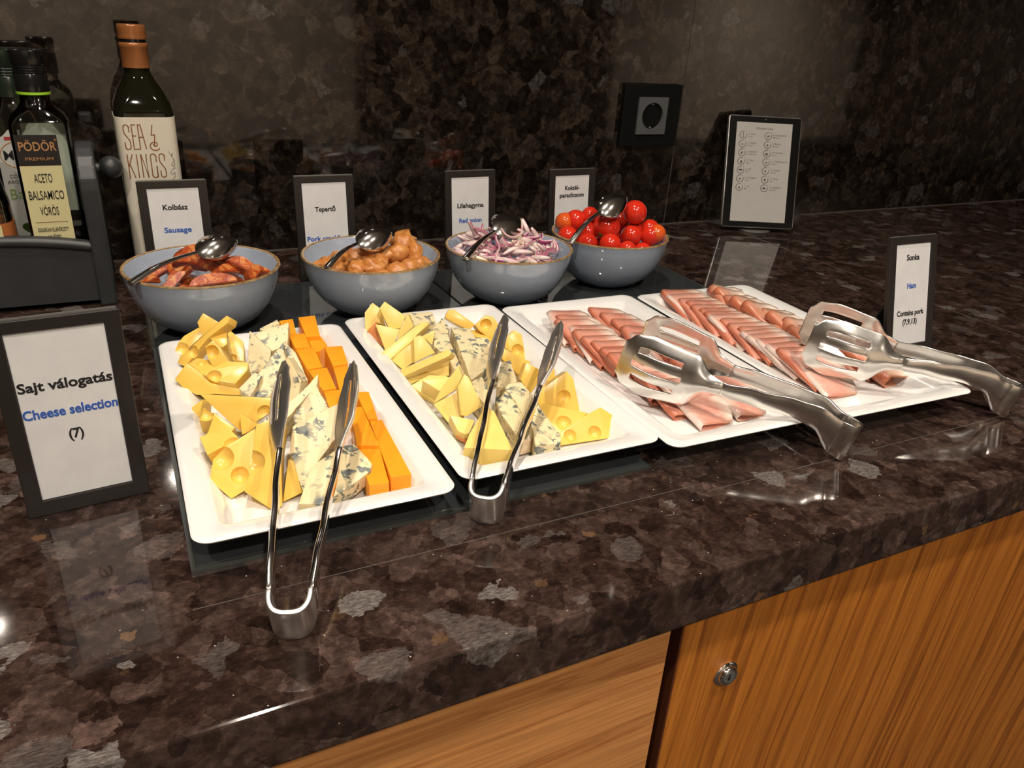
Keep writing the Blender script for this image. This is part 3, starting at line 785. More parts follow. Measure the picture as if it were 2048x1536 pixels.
FLOOR_Z = 0.0120
KIND = {'e': ('emmental', 'cheese_chunk'), 'm': ('emmental', 'cheese_chunk'), 'g': ('gouda', 'cheese_slice'), 'b': ('blue', 'blue_cheese_wedge'), 'c': ('cheddar', 'cheddar_stick'), 'r': ('rind', 'rind'), 'k': ('brown_rind', 'rind')}
def build_cheese():
    rnd = random.Random(4)
    items = []
    for kind, face, ext, holes in CHEESE:
        P = [Vector(q) * 1e-4 for q in face]
        e = Vector(ext) * 1e-4
        n = e.normalized()
        zmin = min(p.z for p in P)
        if kind == 'r' or kind == 'k':
            pass
        elif -n.z > 0.72:
            L = max(e.length, min(0.034, (zmin - FLOOR_Z - 0.0003) / -n.z))
            e = n * L
        elif kind == 'e' or kind == 'm':
            e = e * 1.15
        cen = sum(P, Vector()) / len(P)
        P = [cen + (p - cen) * (0.985 if kind == 'c' else 1.05) for p in P]
        base = Vector((cen.x, cen.y, FLOOR_Z))
        V = []
        for p in P:
            V.append(p - base)
        bm = bmesh.new()
        a = [bm.verts.new(p) for p in V]
        b = []
        for p in V:
            q = p + e
            # cut flush where the piece stands on the platter
            if q.z < 0.0003:
                k = (p.z - 0.0003) / max(1e-6, (p.z - q.z))
                q = p + e * max(0.12, k)
                q.z = max(q.z, 0.0003)
            b.append(bm.verts.new(q))
        bm.faces.new(a)
        bm.faces.new(list(reversed(b)))
        for i in range(len(a)):
            bm.faces.new((a[i], b[i], b[(i + 1) % len(a)], a[(i + 1) % len(a)]))
        bmesh.ops.recalc_face_normals(bm, faces=bm.faces)
        bmesh.ops.bevel(bm, geom=bm.edges[:], offset=0.0007 if kind != 'c' else 0.0009, segments=2, affect='EDGES', profile=0.6, clamp_overlap=True)
        if kind == 'b':
            bmesh.ops.triangulate(bm, faces=bm.faces)
            bmesh.ops.subdivide_edges(bm, edges=[e_ for e_ in bm.edges if e_.calc_length() > 0.006], cuts=3, use_grid_fill=True)
            bmesh.ops.triangulate(bm, faces=bm.faces)
            for v in bm.verts:
                w_ = v.co + base
                if v.co.z > 0.0008:
                    v.co += mnoise.noise_vector(w_ * 230) * 0.0007 + mnoise.noise_vector(w_ * 90) * 0.0006
        me = finish(bm, True, 24)
        mk, nm = KIND[kind]
        o = link(nm, me, MAT[mk], None, base)
        if holes:
            # round gas holes cut into the paste
            for hx, hy, hz, r in holes:
                sb = bmesh.new()
                bmesh.ops.create_icosphere(sb, subdivisions=3, radius=r * 1e-3)
                sm = bpy.data.meshes.new('hole')
                sb.to_mesh(sm); sb.free()
                sm.materials.append(MAT[mk])
                so = bpy.data.objects.new('hole', sm)
                COL.objects.link(so)
                so.location = Vector((hx, hy, hz)) * 1e-3 - n * r * 0.00035 * rnd.uniform(0.2, 1.0)
                md = o.modifiers.new('hole', 'BOOLEAN')
                md.operation = 'DIFFERENCE'
                md.object = so
                md.solver = 'EXACT'
            items.append((kind, o, cen))
        else:
            items.append((kind, o, cen))
    # apply the cuts in one pass
    dg = bpy.context.evaluated_depsgraph_get()
    cut = [o for k, o, c in items if o.modifiers]
    new = [(o, bpy.data.meshes.new_from_object(o.evaluated_get(dg))) for o in cut]
    for o, me in new:
        o.modifiers.clear()
        o.data = me
        me.polygons.foreach_set('use_smooth', [True] * len(me.polygons))
        me.set_sharp_from_angle(angle=math.radians(24))
    for o in [o for o in bpy.data.objects if o.name.split('.')[0] == 'hole']:
        bpy.data.objects.remove(o)
    # the rinds belong to the piece next to them
    for kind, o, cen in items:
        if kind in 'rk':
            want = 'g' if kind == 'r' else 'b'
            host = min((i for i in items if i[0] == want), key=lambda i: (i[2] - cen).length)[1]
            loc = o.location.copy()
            o.parent = host
            o.location = loc - host.location
            o['label'] = 'orange rind' if kind == 'r' else 'mottled brown rind'
    desc = {('e', 0): 'yellow holey cheese chunk on the cheddar platter', ('m', 1): 'yellow holey cheese chunk on the platter beside the ham',
            ('g', 1): 'pale yellow cheese slice on the platter beside the ham', ('c', 0): 'orange cheddar stick on the platter by the cheese sign',
            ('b', 0): 'blue veined cheese wedge on the cheddar platter', ('b', 1): 'blue veined cheese wedge on the platter beside the ham'}
    groups = {}
    for kind, o, cen in items:
        if kind in 'rk': continue
        groups.setdefault((kind, 0 if cen.x < 0.226 else 1), []).append((cen.y, o))
    for key, lst in groups.items():
        lst.sort(key=lambda q: q[0])
        for i, (y, o) in enumerate(lst):
            tag(o, '%s, %s from the front' % (desc[key], ORD[i]), 'cheese', desc[key].replace(' on the', 's on the', 1))
build_cheese()

# ---------------------------------------------------------------- ham
def ham_mesh(seed, W, L, loop, wav):
    rnd = random.Random(seed)
    sec = []
    nb = 6
    for i in range(nb):                                   # lower layer, right to left
        sec.append((W * (1 - i / (nb - 1) * 0.97), 0.0002))
    for k in range(1, 7):                                 # fold
        a = -math.pi / 2 - math.pi * k / 7
        sec.append((W * 0.03 + loop * 0.9 * math.cos(a), loop * (1 + math.sin(a)) + 0.0002))
    for i in range(nb + 1):                               # upper layer, left to right
        f = i / nb
        sec.append((W * (0.03 + 0.99 * f), 0.0002 + 2 * loop * (1 - 0.62 * min(1, f * 1.6)) + 0.0006 * math.sin(3 * f + seed)))
    n, m = len(sec), 9
    verts, faces, uvs = [], [], []
    for j in range(m):
        v = j / (m - 1)
        sh = 0.0022 * math.sin(2.2 * v + seed) * wav
        for i, (x, z) in enumerate(sec):
            u = i / (n - 1)
            q = Vector((u * 3 + seed * 1.7, v * 3, seed))
            nz = mnoise.noise(q)
            xf = x / W
            rd = 1 - 0.30 * max(0.0, (xf - 0.78) / 0.22) ** 2
            vy = 0.5 + (v - 0.5) * rd
            taper = 1.0 - 0.10 * max(0, v - 0.75) * 4 * (0.5 + rnd.random() * 0.5)
            edge = (0.0016 * mnoise.noise(Vector((u * 6, seed * 3.1, j))) if j in (0, m - 1) else 0)
            verts.append((x * taper + sh, -L * vy + edge, z * (1 - 0.25 * v) + 0.0005 * wav * nz + 0.0007 * wav * math.sin(v * 5 + seed + u * 4)))
            uvs.append((u, v))
    for j in range(m - 1):
        for i in range(n - 1):
            faces.append((j * n + i, j * n + i + 1, (j + 1) * n + i + 1, (j + 1) * n + i))
    me = mesh(verts, faces, True)
    ul = me.uv_layers.new(name='UVMap')
    for lp in me.loops:
        ul.data[lp.index].uv = uvs[lp.vertex_index]
    return me

def ham_row(p0, p1, n, W, L, tilt, mats, seed, lab, grp, loop=0.0029, wav=1.8, front_W=None):
    rnd = random.Random(seed)
    kinds = [ham_mesh(seed + k, W, L, loop * rnd.uniform(0.8, 1.35), wav) for k in range(5)]
    for k, me in enumerate(kinds): me.materials.append(mats[-1] if k == 4 else mats[0])
    for i in range(n):
        f = i / (n - 1)
        x = p0[0] + (p1[0] - p0[0]) * f + rnd.uniform(-0.0022, 0.0022)
        y = p0[1] + (p1[1] - p0[1]) * f + rnd.uniform(-0.002, 0.002)
        last = i == n - 1
        me = kinds[rnd.randrange(5)]
        if last and front_W:
            me = ham_mesh(seed + 77, front_W, L * 1.08, loop, wav)
            me.materials.append(mats[-1])
        o = bpy.data.objects.new('ham_slice', me)
        COL.objects.link(o)
        o.location = (x, y, FLOOR_Z + 0.0012 + L * math.sin(tilt))
        o.rotation_euler = (tilt, 0, rnd.uniform(-0.06, 0.06) - 0.03)
        md = o.modifiers.new('thickness', 'SOLIDIFY')
        md.thickness = 0.0009
        tag(o, '%s, %s from the front' % (lab, ORD[n - 1 - i]), 'ham', grp)
ham_row((0.4405, 0.258), (0.4485, 0.068), 13, 0.0445, 0.058, 0.25, [MAT['ham'], MAT['ham_white']], 11, 'pink ham slice in the row beside the cheese', 'ham slices of the first ham row', front_W=0.044)
ham_row((0.4905, 0.251), (0.5000, 0.070), 10, 0.0430, 0.058, 0.25, [MAT['ham'], MAT['ham_white']], 31, 'pink ham slice in the inner platter row nearer the tongs', 'ham slices of the second ham row', front_W=0.040, loop=0.0036)
ham_row((0.6085, 0.272), (0.6120, 0.076), 17, 0.0540, 0.062, 0.25, [MAT['ham'], MAT['ham_white']], 51, 'pink ham slice in the left row on the outer ham platter', 'ham slices of the third ham row', front_W=0.050, loop=0.0026)
ham_row((0.6700, 0.268), (0.6830, 0.066), 13, 0.0400, 0.056, 0.25, [MAT['ham_fat']], 71, 'fatty curled ham slice on the outer ham platter', 'ham slices of the fourth ham row', loop=0.0052, wav=3.0)

# ---------------------------------------------------------------- bowl fillings
def blob(seed, sx, sy, sz, amp, freq, sub=3):
    bm = bmesh.new()
    bmesh.ops.create_icosphere(bm, subdivisions=sub, radius=1.0)
    s = Vector((seed * 3.3, seed * 1.7, seed * 0.9))
    for v in bm.verts:
        d = 1 + amp * mnoise.noise(v.co * freq + s) + amp * 0.5 * mnoise.noise(v.co * freq * 2.3 + s)
        v.co = Vector((v.co.x * sx * d, v.co.y * sy * d, v.co.z * sz * d))
    return finish(bm, True)

def half_slice(seed, a, b, th):
    """diagonally cut half slice of sausage: a D shaped prism with a skin on its round side."""
    rnd = random.Random(seed)
    pts = [(a * math.cos(t), b * math.sin(t)) for t in [math.pi * k / 11 for k in range(12)]]
    bm = bmesh.new()
    sl = rnd.uniform(-0.5, 0.5) * th
    bot = [bm.verts.new((x, y, -th / 2)) for x, y in pts]
    mid = [bm.verts.new((x * 1.03 + sl * 0.5, y * 1.05, 0)) for x, y in pts]
    top = [bm.verts.new((x * 0.98 + sl, y, th / 2)) for x, y in pts]
    bm.faces.new(list(reversed(bot)))
    bm.faces.new(top)
    for A, B in ((bot, mid), (mid, top)):
        for i in range(12):
            f = bm.faces.new((A[i], A[(i + 1) % 12], B[(i + 1) % 12], B[i]))
            f.material_index = 1 if i < 11 else 0
    bmesh.ops.recalc_face_normals(bm, faces=bm.faces)
    bmesh.ops.bevel(bm, geom=[e for e in bm.edges if e.is_manifold and e.calc_face_angle(0) > 0.9], offset=0.0008, segments=2, affect='EDGES')
    return finish(bm, True, 40)

def place(name, me, mat, loc, rot, label, cat, grp):
    o = bpy.data.objects.new(name, me)
    COL.objects.link(o)
    if not me.materials:
        for m in (mat if isinstance(mat, (list, tuple)) else [mat]): me.materials.append(m)
    o.location = loc
    o.rotation_euler = rot
    return tag(o, label, cat, grp)

def build_sausage():
    bx, by = BOWLS[0][:2]
    # dx, dy, z, half length, half width, thickness, rotation
    S = [(-0.006, 0.034, 0.066, 0.019, 0.014, 0.014, (0.9, 0.2, 0.3)), (-0.024, 0.026, 0.061, 0.012, 0.010, 0.010, (0.7, -0.5, 1.0)),
         (-0.056, -0.006, 0.056, 0.010, 0.009, 0.010, (1.2, 0.2, 0.2)), (-0.009, 0.010, 0.064, 0.019, 0.014, 0.013, (0.8, 0.3, 0.3)),
         (0.010, 0.002, 0.065, 0.016, 0.013, 0.013, (0.5, 0.6, 0.5)), (0.004, -0.032, 0.054, 0.024, 0.013, 0.014, (0.75, 0.0, 0.15)),
         (0.034, -0.008, 0.063, 0.017, 0.012, 0.014, (0.6, 0.5, -0.4)), (0.050, -0.018, 0.058, 0.013, 0.011, 0.012, (0.9, -0.3, 0.9)),
         (0.058, -0.008, 0.055, 0.011, 0.009, 0.010, (0.4, 0.2, 0.2)), (0.038, 0.018, 0.059, 0.013, 0.010, 0.010, (1.0, 0.3, -0.2)),
         (-0.030, -0.026, 0.056, 0.018, 0.009, 0.008, (0.8, -0.6, 0.6)), (-0.022, -0.012, 0.060, 0.015, 0.010, 0.009, (0.5, -0.5, 0.4)),
         (-0.020, -0.038, 0.052, 0.014, 0.008, 0.008, (0.9, 0.4, 0.8)), (0.022, 0.026, 0.060, 0.017, 0.012, 0.012, (0.8, 0.2, -0.3)), (-0.042, 0.010, 0.057, 0.014, 0.011, 0.011, (0.8, -0.3, 0.5)), (0.020, -0.014, 0.060, 0.016, 0.011, 0.012, (0.7, 0.2, 0.6)),
         (-0.030, 0.004, 0.040, 0.018, 0.013, 0.013, (0.2, 0.1, 1.0)), (0.024, 0.014, 0.040, 0.018, 0.013, 0.013, (0.3, 0.2, 0.1)), (0.000, -0.008, 0.038, 0.018, 0.013, 0.013, (0.1, 0.3, 2.0)),
         (0.026, -0.028, 0.040, 0.017, 0.012, 0.012, (0.2, 0.2, 0.9)), (-0.022, 0.030, 0.042, 0.016, 0.012, 0.012, (0.2, 0.2, 0.2)), (0.0, 0.0, 0.022, 0.020, 0.013, 0.014, (0.1, 0, 0.4)), (-0.018, -0.022, 0.026, 0.015, 0.011, 0.012, (0.1, 0, 1.4)), (0.022, -0.004, 0.025, 0.015, 0.011, 0.012, (0.1, 0, 2.4))]
    vis = sorted(S[:16], key=lambda q: q[0])
    for i, q in enumerate(S):
        dx, dy, z, a, b, th, rot = q
        lab = 'red sausage slice showing in the first bowl, %s from the left' % ORD[vis.index(q)] if q in vis else 'red sausage slice buried at the bottom of the first bowl'
        place('sausage_slice', half_slice(i, a, b, th), [MAT['sausage'], MAT['sausage_skin']], (bx + dx, by + dy, z), rot, lab, 'sausage', 'sausage slices in the first bowl')

def build_cracklings():
    bx, by = BOWLS[1][:2]
    C = [(-0.048, -0.006, 0.056, 0.018, 0.014, 0.010, 0.4), (-0.034, 0.014, 0.058, 0.015, 0.012, 0.010, 1.2), (-0.012, 0.014, 0.061, 0.016, 0.012, 0.010, 0.2),
         (-0.022, -0.018, 0.058, 0.013, 0.010, 0.009, 0.9), (-0.006, -0.022, 0.058, 0.014, 0.012, 0.010, 0.3), (0.018, -0.036, 0.056, 0.0115, 0.0115, 0.0105, 0.0),
         (0.035, -0.030, 0.057, 0.012, 0.011, 0.010, 0.5), (0.032, 0.002, 0.066, 0.012, 0.011, 0.010, 0.1), (0.043, 0.016, 0.072, 0.015, 0.013, 0.012, 0.8),
         (0.051, 0.002, 0.062, 0.008, 0.011, 0.013, 0.4), (0.014, 0.004, 0.063, 0.019, 0.008, 0.008, -0.2), (-0.002, 0.002, 0.064, 0.006, 0.013, 0.010, 0.5),
         (0.048, -0.020, 0.057, 0.012, 0.010, 0.009, 0.7), (0.057, -0.014, 0.054, 0.009, 0.008, 0.008, 0.2), (0.006, -0.012, 0.060, 0.008, 0.011, 0.009, 0.1), (-0.030, -0.032, 0.052, 0.013, 0.009, 0.008, 2.6), (0.000, -0.040, 0.052, 0.012, 0.008, 0.008, 0.2),
         (-0.020, 0.030, 0.054, 0.013, 0.011, 0.010, 0.2), (0.012, 0.028, 0.058, 0.013, 0.011, 0.010, 0.6),
         (-0.022, 0.004, 0.040, 0.018, 0.014, 0.012, 0.3), (0.024, 0.010, 0.042, 0.018, 0.014, 0.013, 0.9), (0.022, -0.020, 0.040, 0.016, 0.014, 0.012, 0.2), (-0.012, -0.024, 0.040, 0.016, 0.012, 0.011, 0.8), (0.0, 0.0, 0.030, 0.018, 0.016, 0.010, 0.2), (0.044, -0.006, 0.046, 0.012, 0.012, 0.010, 0.1)]
    vis = sorted(C[:19], key=lambda q: q[0])
    rnd = random.Random(8)
    for i, q in enumerate(C):
        dx, dy, z, sx, sy, sz, rz = q
        lab = 'golden fried pork crackling showing in the second bowl, %s from the left' % ORD[vis.index(q)] if q in vis else 'golden fried pork crackling buried in the second bowl'
        me = blob(i + 2, sx * 1.1, sy * 1.1, sz * 1.1, 0.16 if i in (5, 6, 7) else 0.38, 1.7 if i in (5, 6, 7) else 2.2)
        place('pork_crackling', me, MAT['crackling'], (bx + dx, by + dy, z), (rnd.uniform(-0.4, 0.4), rnd.uniform(-0.4, 0.4), rz), lab, 'crackling', 'pork cracklings in the second bowl')

def onion_arc(seed, R, span, h, th, curl):
    """one curved layer of a sliced onion."""
    n = 14
    verts, faces, uvs = [], [], []
    for i in range(n + 1):
        f = i / n
        a = (f - 0.5) * span
        hh = h * max(0.12, math.sin(math.pi * min(1, max(0, 0.06 + 0.88 * f)))) ** 0.5
        rr = R * (1 + 0.12 * math.sin(5 * f + seed))
        for k, v in enumerate((0.0, 0.33, 0.67, 1.0)):
            rad = rr - curl * (2 * v - 1) ** 2
            for side in (0, 1):
                r = rad - th * side * (0.6 + 0.4 * math.sin(math.pi * v))
                verts.append((r * math.sin(a), R - r * math.cos(a), (v - 0.5) * hh))
                uvs.append((f, v))
    for i in range(n):
        for k in range(3):
            o0, o1 = i * 8 + k * 2, (i + 1) * 8 + k * 2
            faces.append((o0, o1, o1 + 2, o0 + 2))
            faces.append((o0 + 3, o1 + 3, o1 + 1, o0 + 1))
        o0, o1 = i * 8, (i + 1) * 8
        faces.append((o0 + 1, o1 + 1, o1, o0))
        faces.append((o0 + 6, o1 + 6, o1 + 7, o0 + 7))
    for o0 in (0, n * 8):
        for k in range(3):
            q = (o0 + k * 2, o0 + k * 2 + 2, o0 + k * 2 + 3, o0 + k * 2 + 1)
            faces.append(q if o0 == 0 else tuple(reversed(q)))
    me = mesh(verts, faces, True)
    ul = me.uv_layers.new(name='UVMap')
    for lp in me.loops: ul.data[lp.index].uv = uvs[lp.vertex_index]
    return me

def build_onion():
    bx, by = BOWLS[2][:2]
    rnd = random.Random(21)
    kinds = []
    for k, (R, span, h, th, curl) in enumerate([(0.016, 1.9, 0.006, 0.0022, 0.001), (0.022, 1.6, 0.007, 0.0022, 0.001), (0.028, 1.3, 0.006, 0.0020, 0.0008), (0.012, 2.4, 0.006, 0.0020, 0.001), (0.020, 1.3, 0.010, 0.0018, 0.0015)]):
        for m in ('onion', 'onion', 'onion_pale', 'onion_skin'):
            me = onion_arc(k * 5 + len(kinds), R, span, h, th, curl)
            me.materials.append(MAT[m])
            kinds.append((m, me))
    white = [k for k in kinds if k[0] == 'onion']
    pale = [k for k in kinds if k[0] == 'onion_pale']
    skin = [k for k in kinds if k[0] == 'onion_skin']
    # nested fan of layers at the left, at the right and a thick pale heart in the middle
    def strip(kind, loc, rot, lab):
        if lab == L1:
            dx, dy = loc[0] - bx, loc[1] - by
            if loc[2] < 0.0585: lab = 'white and pink onion slice buried low in the third bowl'
            elif loc[2] > 0.0765: lab = 'white and pink onion slice on top of the onion heap'
            else: lab = 'white and pink onion slice at the %s of the onion heap' % ('middle' if math.hypot(dx, dy) < 0.022 else ('left' if dx < 0 else 'right') if abs(dx) > abs(dy) else ('front' if dy < 0 else 'back'))
        place('onion_slice', kind[1], None, loc, rot, lab, 'onion', 'sliced red onion in the third bowl')
    L1 = 'white and pink curved slice of red onion heaped in the third bowl'
    L2 = 'vivid purple outer layer of red onion heaped in the third bowl'
    L3 = 'pale cream onion heart slice heaped in the third bowl'
    for i in range(7):
        strip(white[i % 3], (bx - 0.050 + 0.0046 * i, by - 0.016 + 0.002 * i, 0.062 + 0.0012 * i), (0.9, 0.25, -0.7 + 0.05 * i), L1)
    for i in range(9):
        strip(white[(i + 1) % 5], (bx + 0.016 + 0.0050 * i, by - 0.040 + 0.0030 * i, 0.061 + 0.0003 * i), (0.8, -0.25, 0.55 + 0.04 * i), L1)
    for i in range(5):
        strip(pale[i % 5], (bx + 0.002 + 0.003 * i, by - 0.020 + 0.0045 * i, 0.068 + 0.001 * i), (0.7, 0.0, 0.35 + 0.08 * i), L3)
    for i in range(4):
        strip(pale[(i + 2) % 5], (bx - 0.006 + 0.006 * i, by - 0.047 + 0.002 * i, 0.060), (0.6, 0.1, 0.2 + 0.1 * i), L3)
    for dx, dy, z, rz in [(0.022, 0.022, 0.070, -0.5), (0.028, 0.010, 0.069, -0.35), (0.046, 0.012, 0.069, 0.2), (0.054, 0.000, 0.066, -0.5), (-0.028, -0.044, 0.061, -0.1), (-0.010, 0.040, 0.066, 0.1), (0.020, -0.004, 0.066, 0.4)]:
        strip(skin[rnd.randrange(5)], (bx + dx, by + dy, z), (rnd.uniform(0.3, 1.1), rnd.uniform(-0.3, 0.3), rz), L2)
    for i in range(64):
        a = rnd.uniform(0, 2 * math.pi)
        r = 0.060 * math.sqrt(rnd.random())
        z = 0.0775 - 0.015 * (r / 0.06) ** 2 - rnd.random() * 0.008 + (0.005 if math.sin(a) > 0.3 else 0)
        strip(white[rnd.randrange(len(white))] if rnd.random() < 0.85 else pale[rnd.randrange(5)], (bx + r * math.cos(a) - 0.006, by + r * math.sin(a), z), (rnd.uniform(-1.2, 1.2), rnd.uniform(-0.6, 0.6), rnd.uniform(-1.3, 1.3)), L1)
    for i in range(36):                                   # lower layers that carry the heap
        a = rnd.uniform(0, 2 * math.pi)
        z = rnd.uniform(0.018, 0.058)
        r = (0.020 + 0.55 * z) * math.sqrt(rnd.random())
        strip(white[rnd.randrange(len(white))], (bx + r * math.cos(a), by + r * math.sin(a), z), (rnd.uniform(-0.6, 0.6), rnd.uniform(-0.6, 0.6), rnd.uniform(-3, 3)), L1)
    # slivers standing up at the back left
    for dx, dy, z, rot in [(-0.040, 0.020, 0.080, (1.3, 0.9, 0.2)), (-0.020, 0.034, 0.078, (0.2, -0.5, 0.5)), (0.040, 0.030, 0.076, (0.3, 1.1, 0.0)), (0.044, 0.006, 0.073, (0.2, 0.9, 0.3))]:
        strip(white[rnd.randrange(5)], (bx + dx, by + dy, z), rot, L1)

def build_tomatoes():
    bx, by = BOWLS[3][:2]
    T = [(-0.031, 0.039, 0.0780, 0.0140), (-0.044, 0.044, 0.0750, 0.0130), (-0.012, 0.034, 0.0840, 0.0120), (-0.054, 0.017, 0.0640, 0.0130), (-0.025, 0.014, 0.0680, 0.0130),
         (-0.009, -0.004, 0.0780, 0.0178), (0.035, -0.001, 0.0945, 0.0160), (0.037, 0.032, 0.0745, 0.0140), (0.030, -0.006, 0.0650, 0.0142), (0.043, 0.003, 0.0670, 0.0135),
         (0.056, -0.009, 0.0730, 0.0130), (0.055, -0.015, 0.0660, 0.0142), (0.061, -0.019, 0.0690, 0.0125), (-0.039, -0.009, 0.0600, 0.0130), (-0.016, -0.027, 0.0620, 0.0138), (0.001, -0.042, 0.0580, 0.0110),
         (0.0, 0.0, 0.0260, 0.0150), (0.028, 0.010, 0.0350, 0.0145), (-0.026, 0.012, 0.0350, 0.0145), (0.006, -0.026, 0.0360, 0.0145), (0.004, 0.034, 0.0420, 0.0150), (0.004, 0.012, 0.0530, 0.0150), (0.040, -0.022, 0.0460, 0.0130), (0.034, 0.036, 0.0520, 0.0130), (-0.028, 0.036, 0.0520, 0.0130)]
    vis = sorted(T[:16], key=lambda q: q[0])
    bm = bmesh.new()
    bmesh.ops.create_uvsphere(bm, u_segments=28, v_segments=18, radius=1.0)
    for v in bm.verts:                                    # stem dimple
        d = math.hypot(v.co.x, v.co.y)
        if v.co.z > 0.8: v.co.z -= 0.10 * (1 - d / 0.62) if d < 0.62 else 0
    me = finish(bm, True)
    me.materials.append(MAT['tomato'])
    me2 = me.copy()
    me2.materials.clear()
    me2.materials.append(MAT['tomato_orange'])
    sc = lathe([(0.0, 0.0), (0.16, 0.0), (0.20, 0.03), (0.13, 0.06), (0.0, 0.05)], 10)
    sc.materials.append(MAT['leaf'])
    rnd = random.Random(3)
    for i, q in enumerate(T):
        dx, dy, z, r = q
        lab = 'glossy red cherry tomato showing in the fourth bowl, %s from the left' % ORD[vis.index(q)] if q in vis else 'red cherry tomato buried in the fourth bowl'
        o = place('cherry_tomato', me2 if i in (1, 12) else me, None, (bx + dx, by + dy, z), (rnd.uniform(1.8, 3.9), rnd.uniform(-0.4, 0.4), rnd.uniform(0, 6)), lab, 'tomato', 'cherry tomatoes in the fourth bowl')
        o.scale = (r, r, r * 0.98)
        s = bpy.data.objects.new('stem_scar', sc)
        COL.objects.link(s)
        s.parent = o
        s.location = (0, 0, 0.88)
build_sausage()
build_cracklings()
build_onion()
build_tomatoes()

# ---------------------------------------------------------------- spoons
def build_spoon(H, N, F, lab, roll=0.0):
    H, N, F = Vector(H), Vector(N), Vector(F)
    t = empty('serving_spoon', H, lab, 'spoon', 'serving spoons on the bowls')
    n0, f0 = N - H, F - H
    ax = (n0).normalized()
    side = ax.cross(Vector((0, 0, 1))).normalized()
    up = side.cross(ax)
    # handle: flat bar widening to a blunt oval end
    path, rad = [], []
    for k in range(12):
        f = k / 11
        p = n0 * f + up * (0.004 * math.sin(math.pi * f))
        path.append(p)
        rad.append(0.0046 - 0.0022 * f)
    o = link('handle', tube(path, rad, 14, True, 0.62), MAT['chrome'], t)
    end = lathe([(0.0, 0.0), (0.0040, 0.0), (0.0044, 0.0004), (0.0040, 0.0008), (0.0, 0.0008)], 20)
    e = link('handle_end', end, MAT['steel'], t)
    e.matrix_local = Matrix(((side.x, up.x, ax.x, 0), (side.y, up.y, ax.y, 0), (side.z, up.z, ax.z, 0), (0, 0, 0, 1))) @ Matrix.Diagonal((1, 0.62, 1, 1)) @ Matrix.Translation((0, 0, -0.0006))
    # bowl of the spoon lying face down
    bx = (f0 - n0)
    L = bx.length
    bx.normalize()
    by = bx.cross(Vector((0, 0, 1))).normalized()
    by = (by * math.cos(roll) + Vector((0, 0, 1)) * math.sin(roll)).normalized()
    bz = by.cross(bx).normalized()
    verts, faces = [], []
    nu, nv = 22, 12
    W = L * 0.345
    for i in range(nu + 1):
        f = i / nu
        x = L * (0.5 - 0.5 * math.cos(math.pi * f))
        q = x / L
        hw = W * max(0.055, (math.sin(math.pi * q ** 0.82)) ** 0.62 if 0 < q < 1 else 0.055)
        dp = 0.0095 * (math.sin(math.pi * min(1, q * 0.98)) ** 0.8 if q < 1 else 0)
        for j in range(nv + 1):
            s = 2 * j / nv - 1
            verts.append(n0 + bx * x + by * hw * s + bz * (dp * (1 - s * s) - 0.0012))
    for i in range(nu):
        for j in range(nv):
            a = i * (nv + 1) + j
            faces.append((a, a + 1, a + nv + 2, a + nv + 1))
    b = link('spoon_bowl', mesh(verts, faces, True), MAT['chrome'], t)
    md = b.modifiers.new('thickness', 'SOLIDIFY')
    md.thickness = 0.0011
build_spoon((0.0425, 0.3501, 0.0705), (0.1067, 0.3959, 0.0830), (0.1498, 0.4154, 0.0885), 'steel spoon lying face down across the bowl of sausage', -0.62)
build_spoon((0.2284, 0.3505, 0.0705), (0.2717, 0.3892, 0.0830), (0.3170, 0.4070, 0.0885), 'steel spoon lying face down across the bowl of cracklings', -0.62)
build_spoon((0.3809, 0.3429, 0.0705), (0.4452, 0.4032, 0.0830), (0.4974, 0.4319, 0.0885), 'steel spoon lying face down across the bowl of onion', -0.62)
build_spoon((0.5313, 0.3681, 0.0710), (0.5847, 0.3909, 0.1020), (0.6333, 0.4057, 0.1170), 'steel spoon leaning on the heap of cherry tomatoes', -0.62)

# ---------------------------------------------------------------- tongs
def strip_mesh(rows, cols, P, slot=None, bulge=0.0, twist=lambda a: 0.0):
    """rows: (a, s, h, w); cols: fractions across the width; P maps (a, s, h) to a point."""
    verts, faces = [], []
    nc = len(cols)
    for r, (a, s, h, wd) in enumerate(rows):
        for v in cols:
            b = bulge(a) * (1 - 4 * v * v) if callable(bulge) else bulge * (1 - 4 * v * v)
            verts.append(P(a, s + math.copysign(b, s) + math.sin(twist(a)) * v * wd, h + math.cos(twist(a)) * v * wd))
    for r in range(len(rows) - 1):
        am = (rows[r][0] + rows[r + 1][0]) / 2
        for k in range(nc - 1):
            if slot and slot(am, (cols[k] + cols[k + 1]) / 2): continue
            i = r * nc + k
            faces.append((i, i + 1, i + nc + 1, i + nc))
    return mesh(verts, faces, True)

def interp(tab, a):
    for (a0, *v0), (a1, *v1) in zip(tab[:-1], tab[1:]):
        if a <= a1:
            f = (a - a0) / (a1 - a0)
            f = f * f * (3 - 2 * f)
            return [x + (y - x) * f for x, y in zip(v0, v1)]
    return tab[-1][1:]

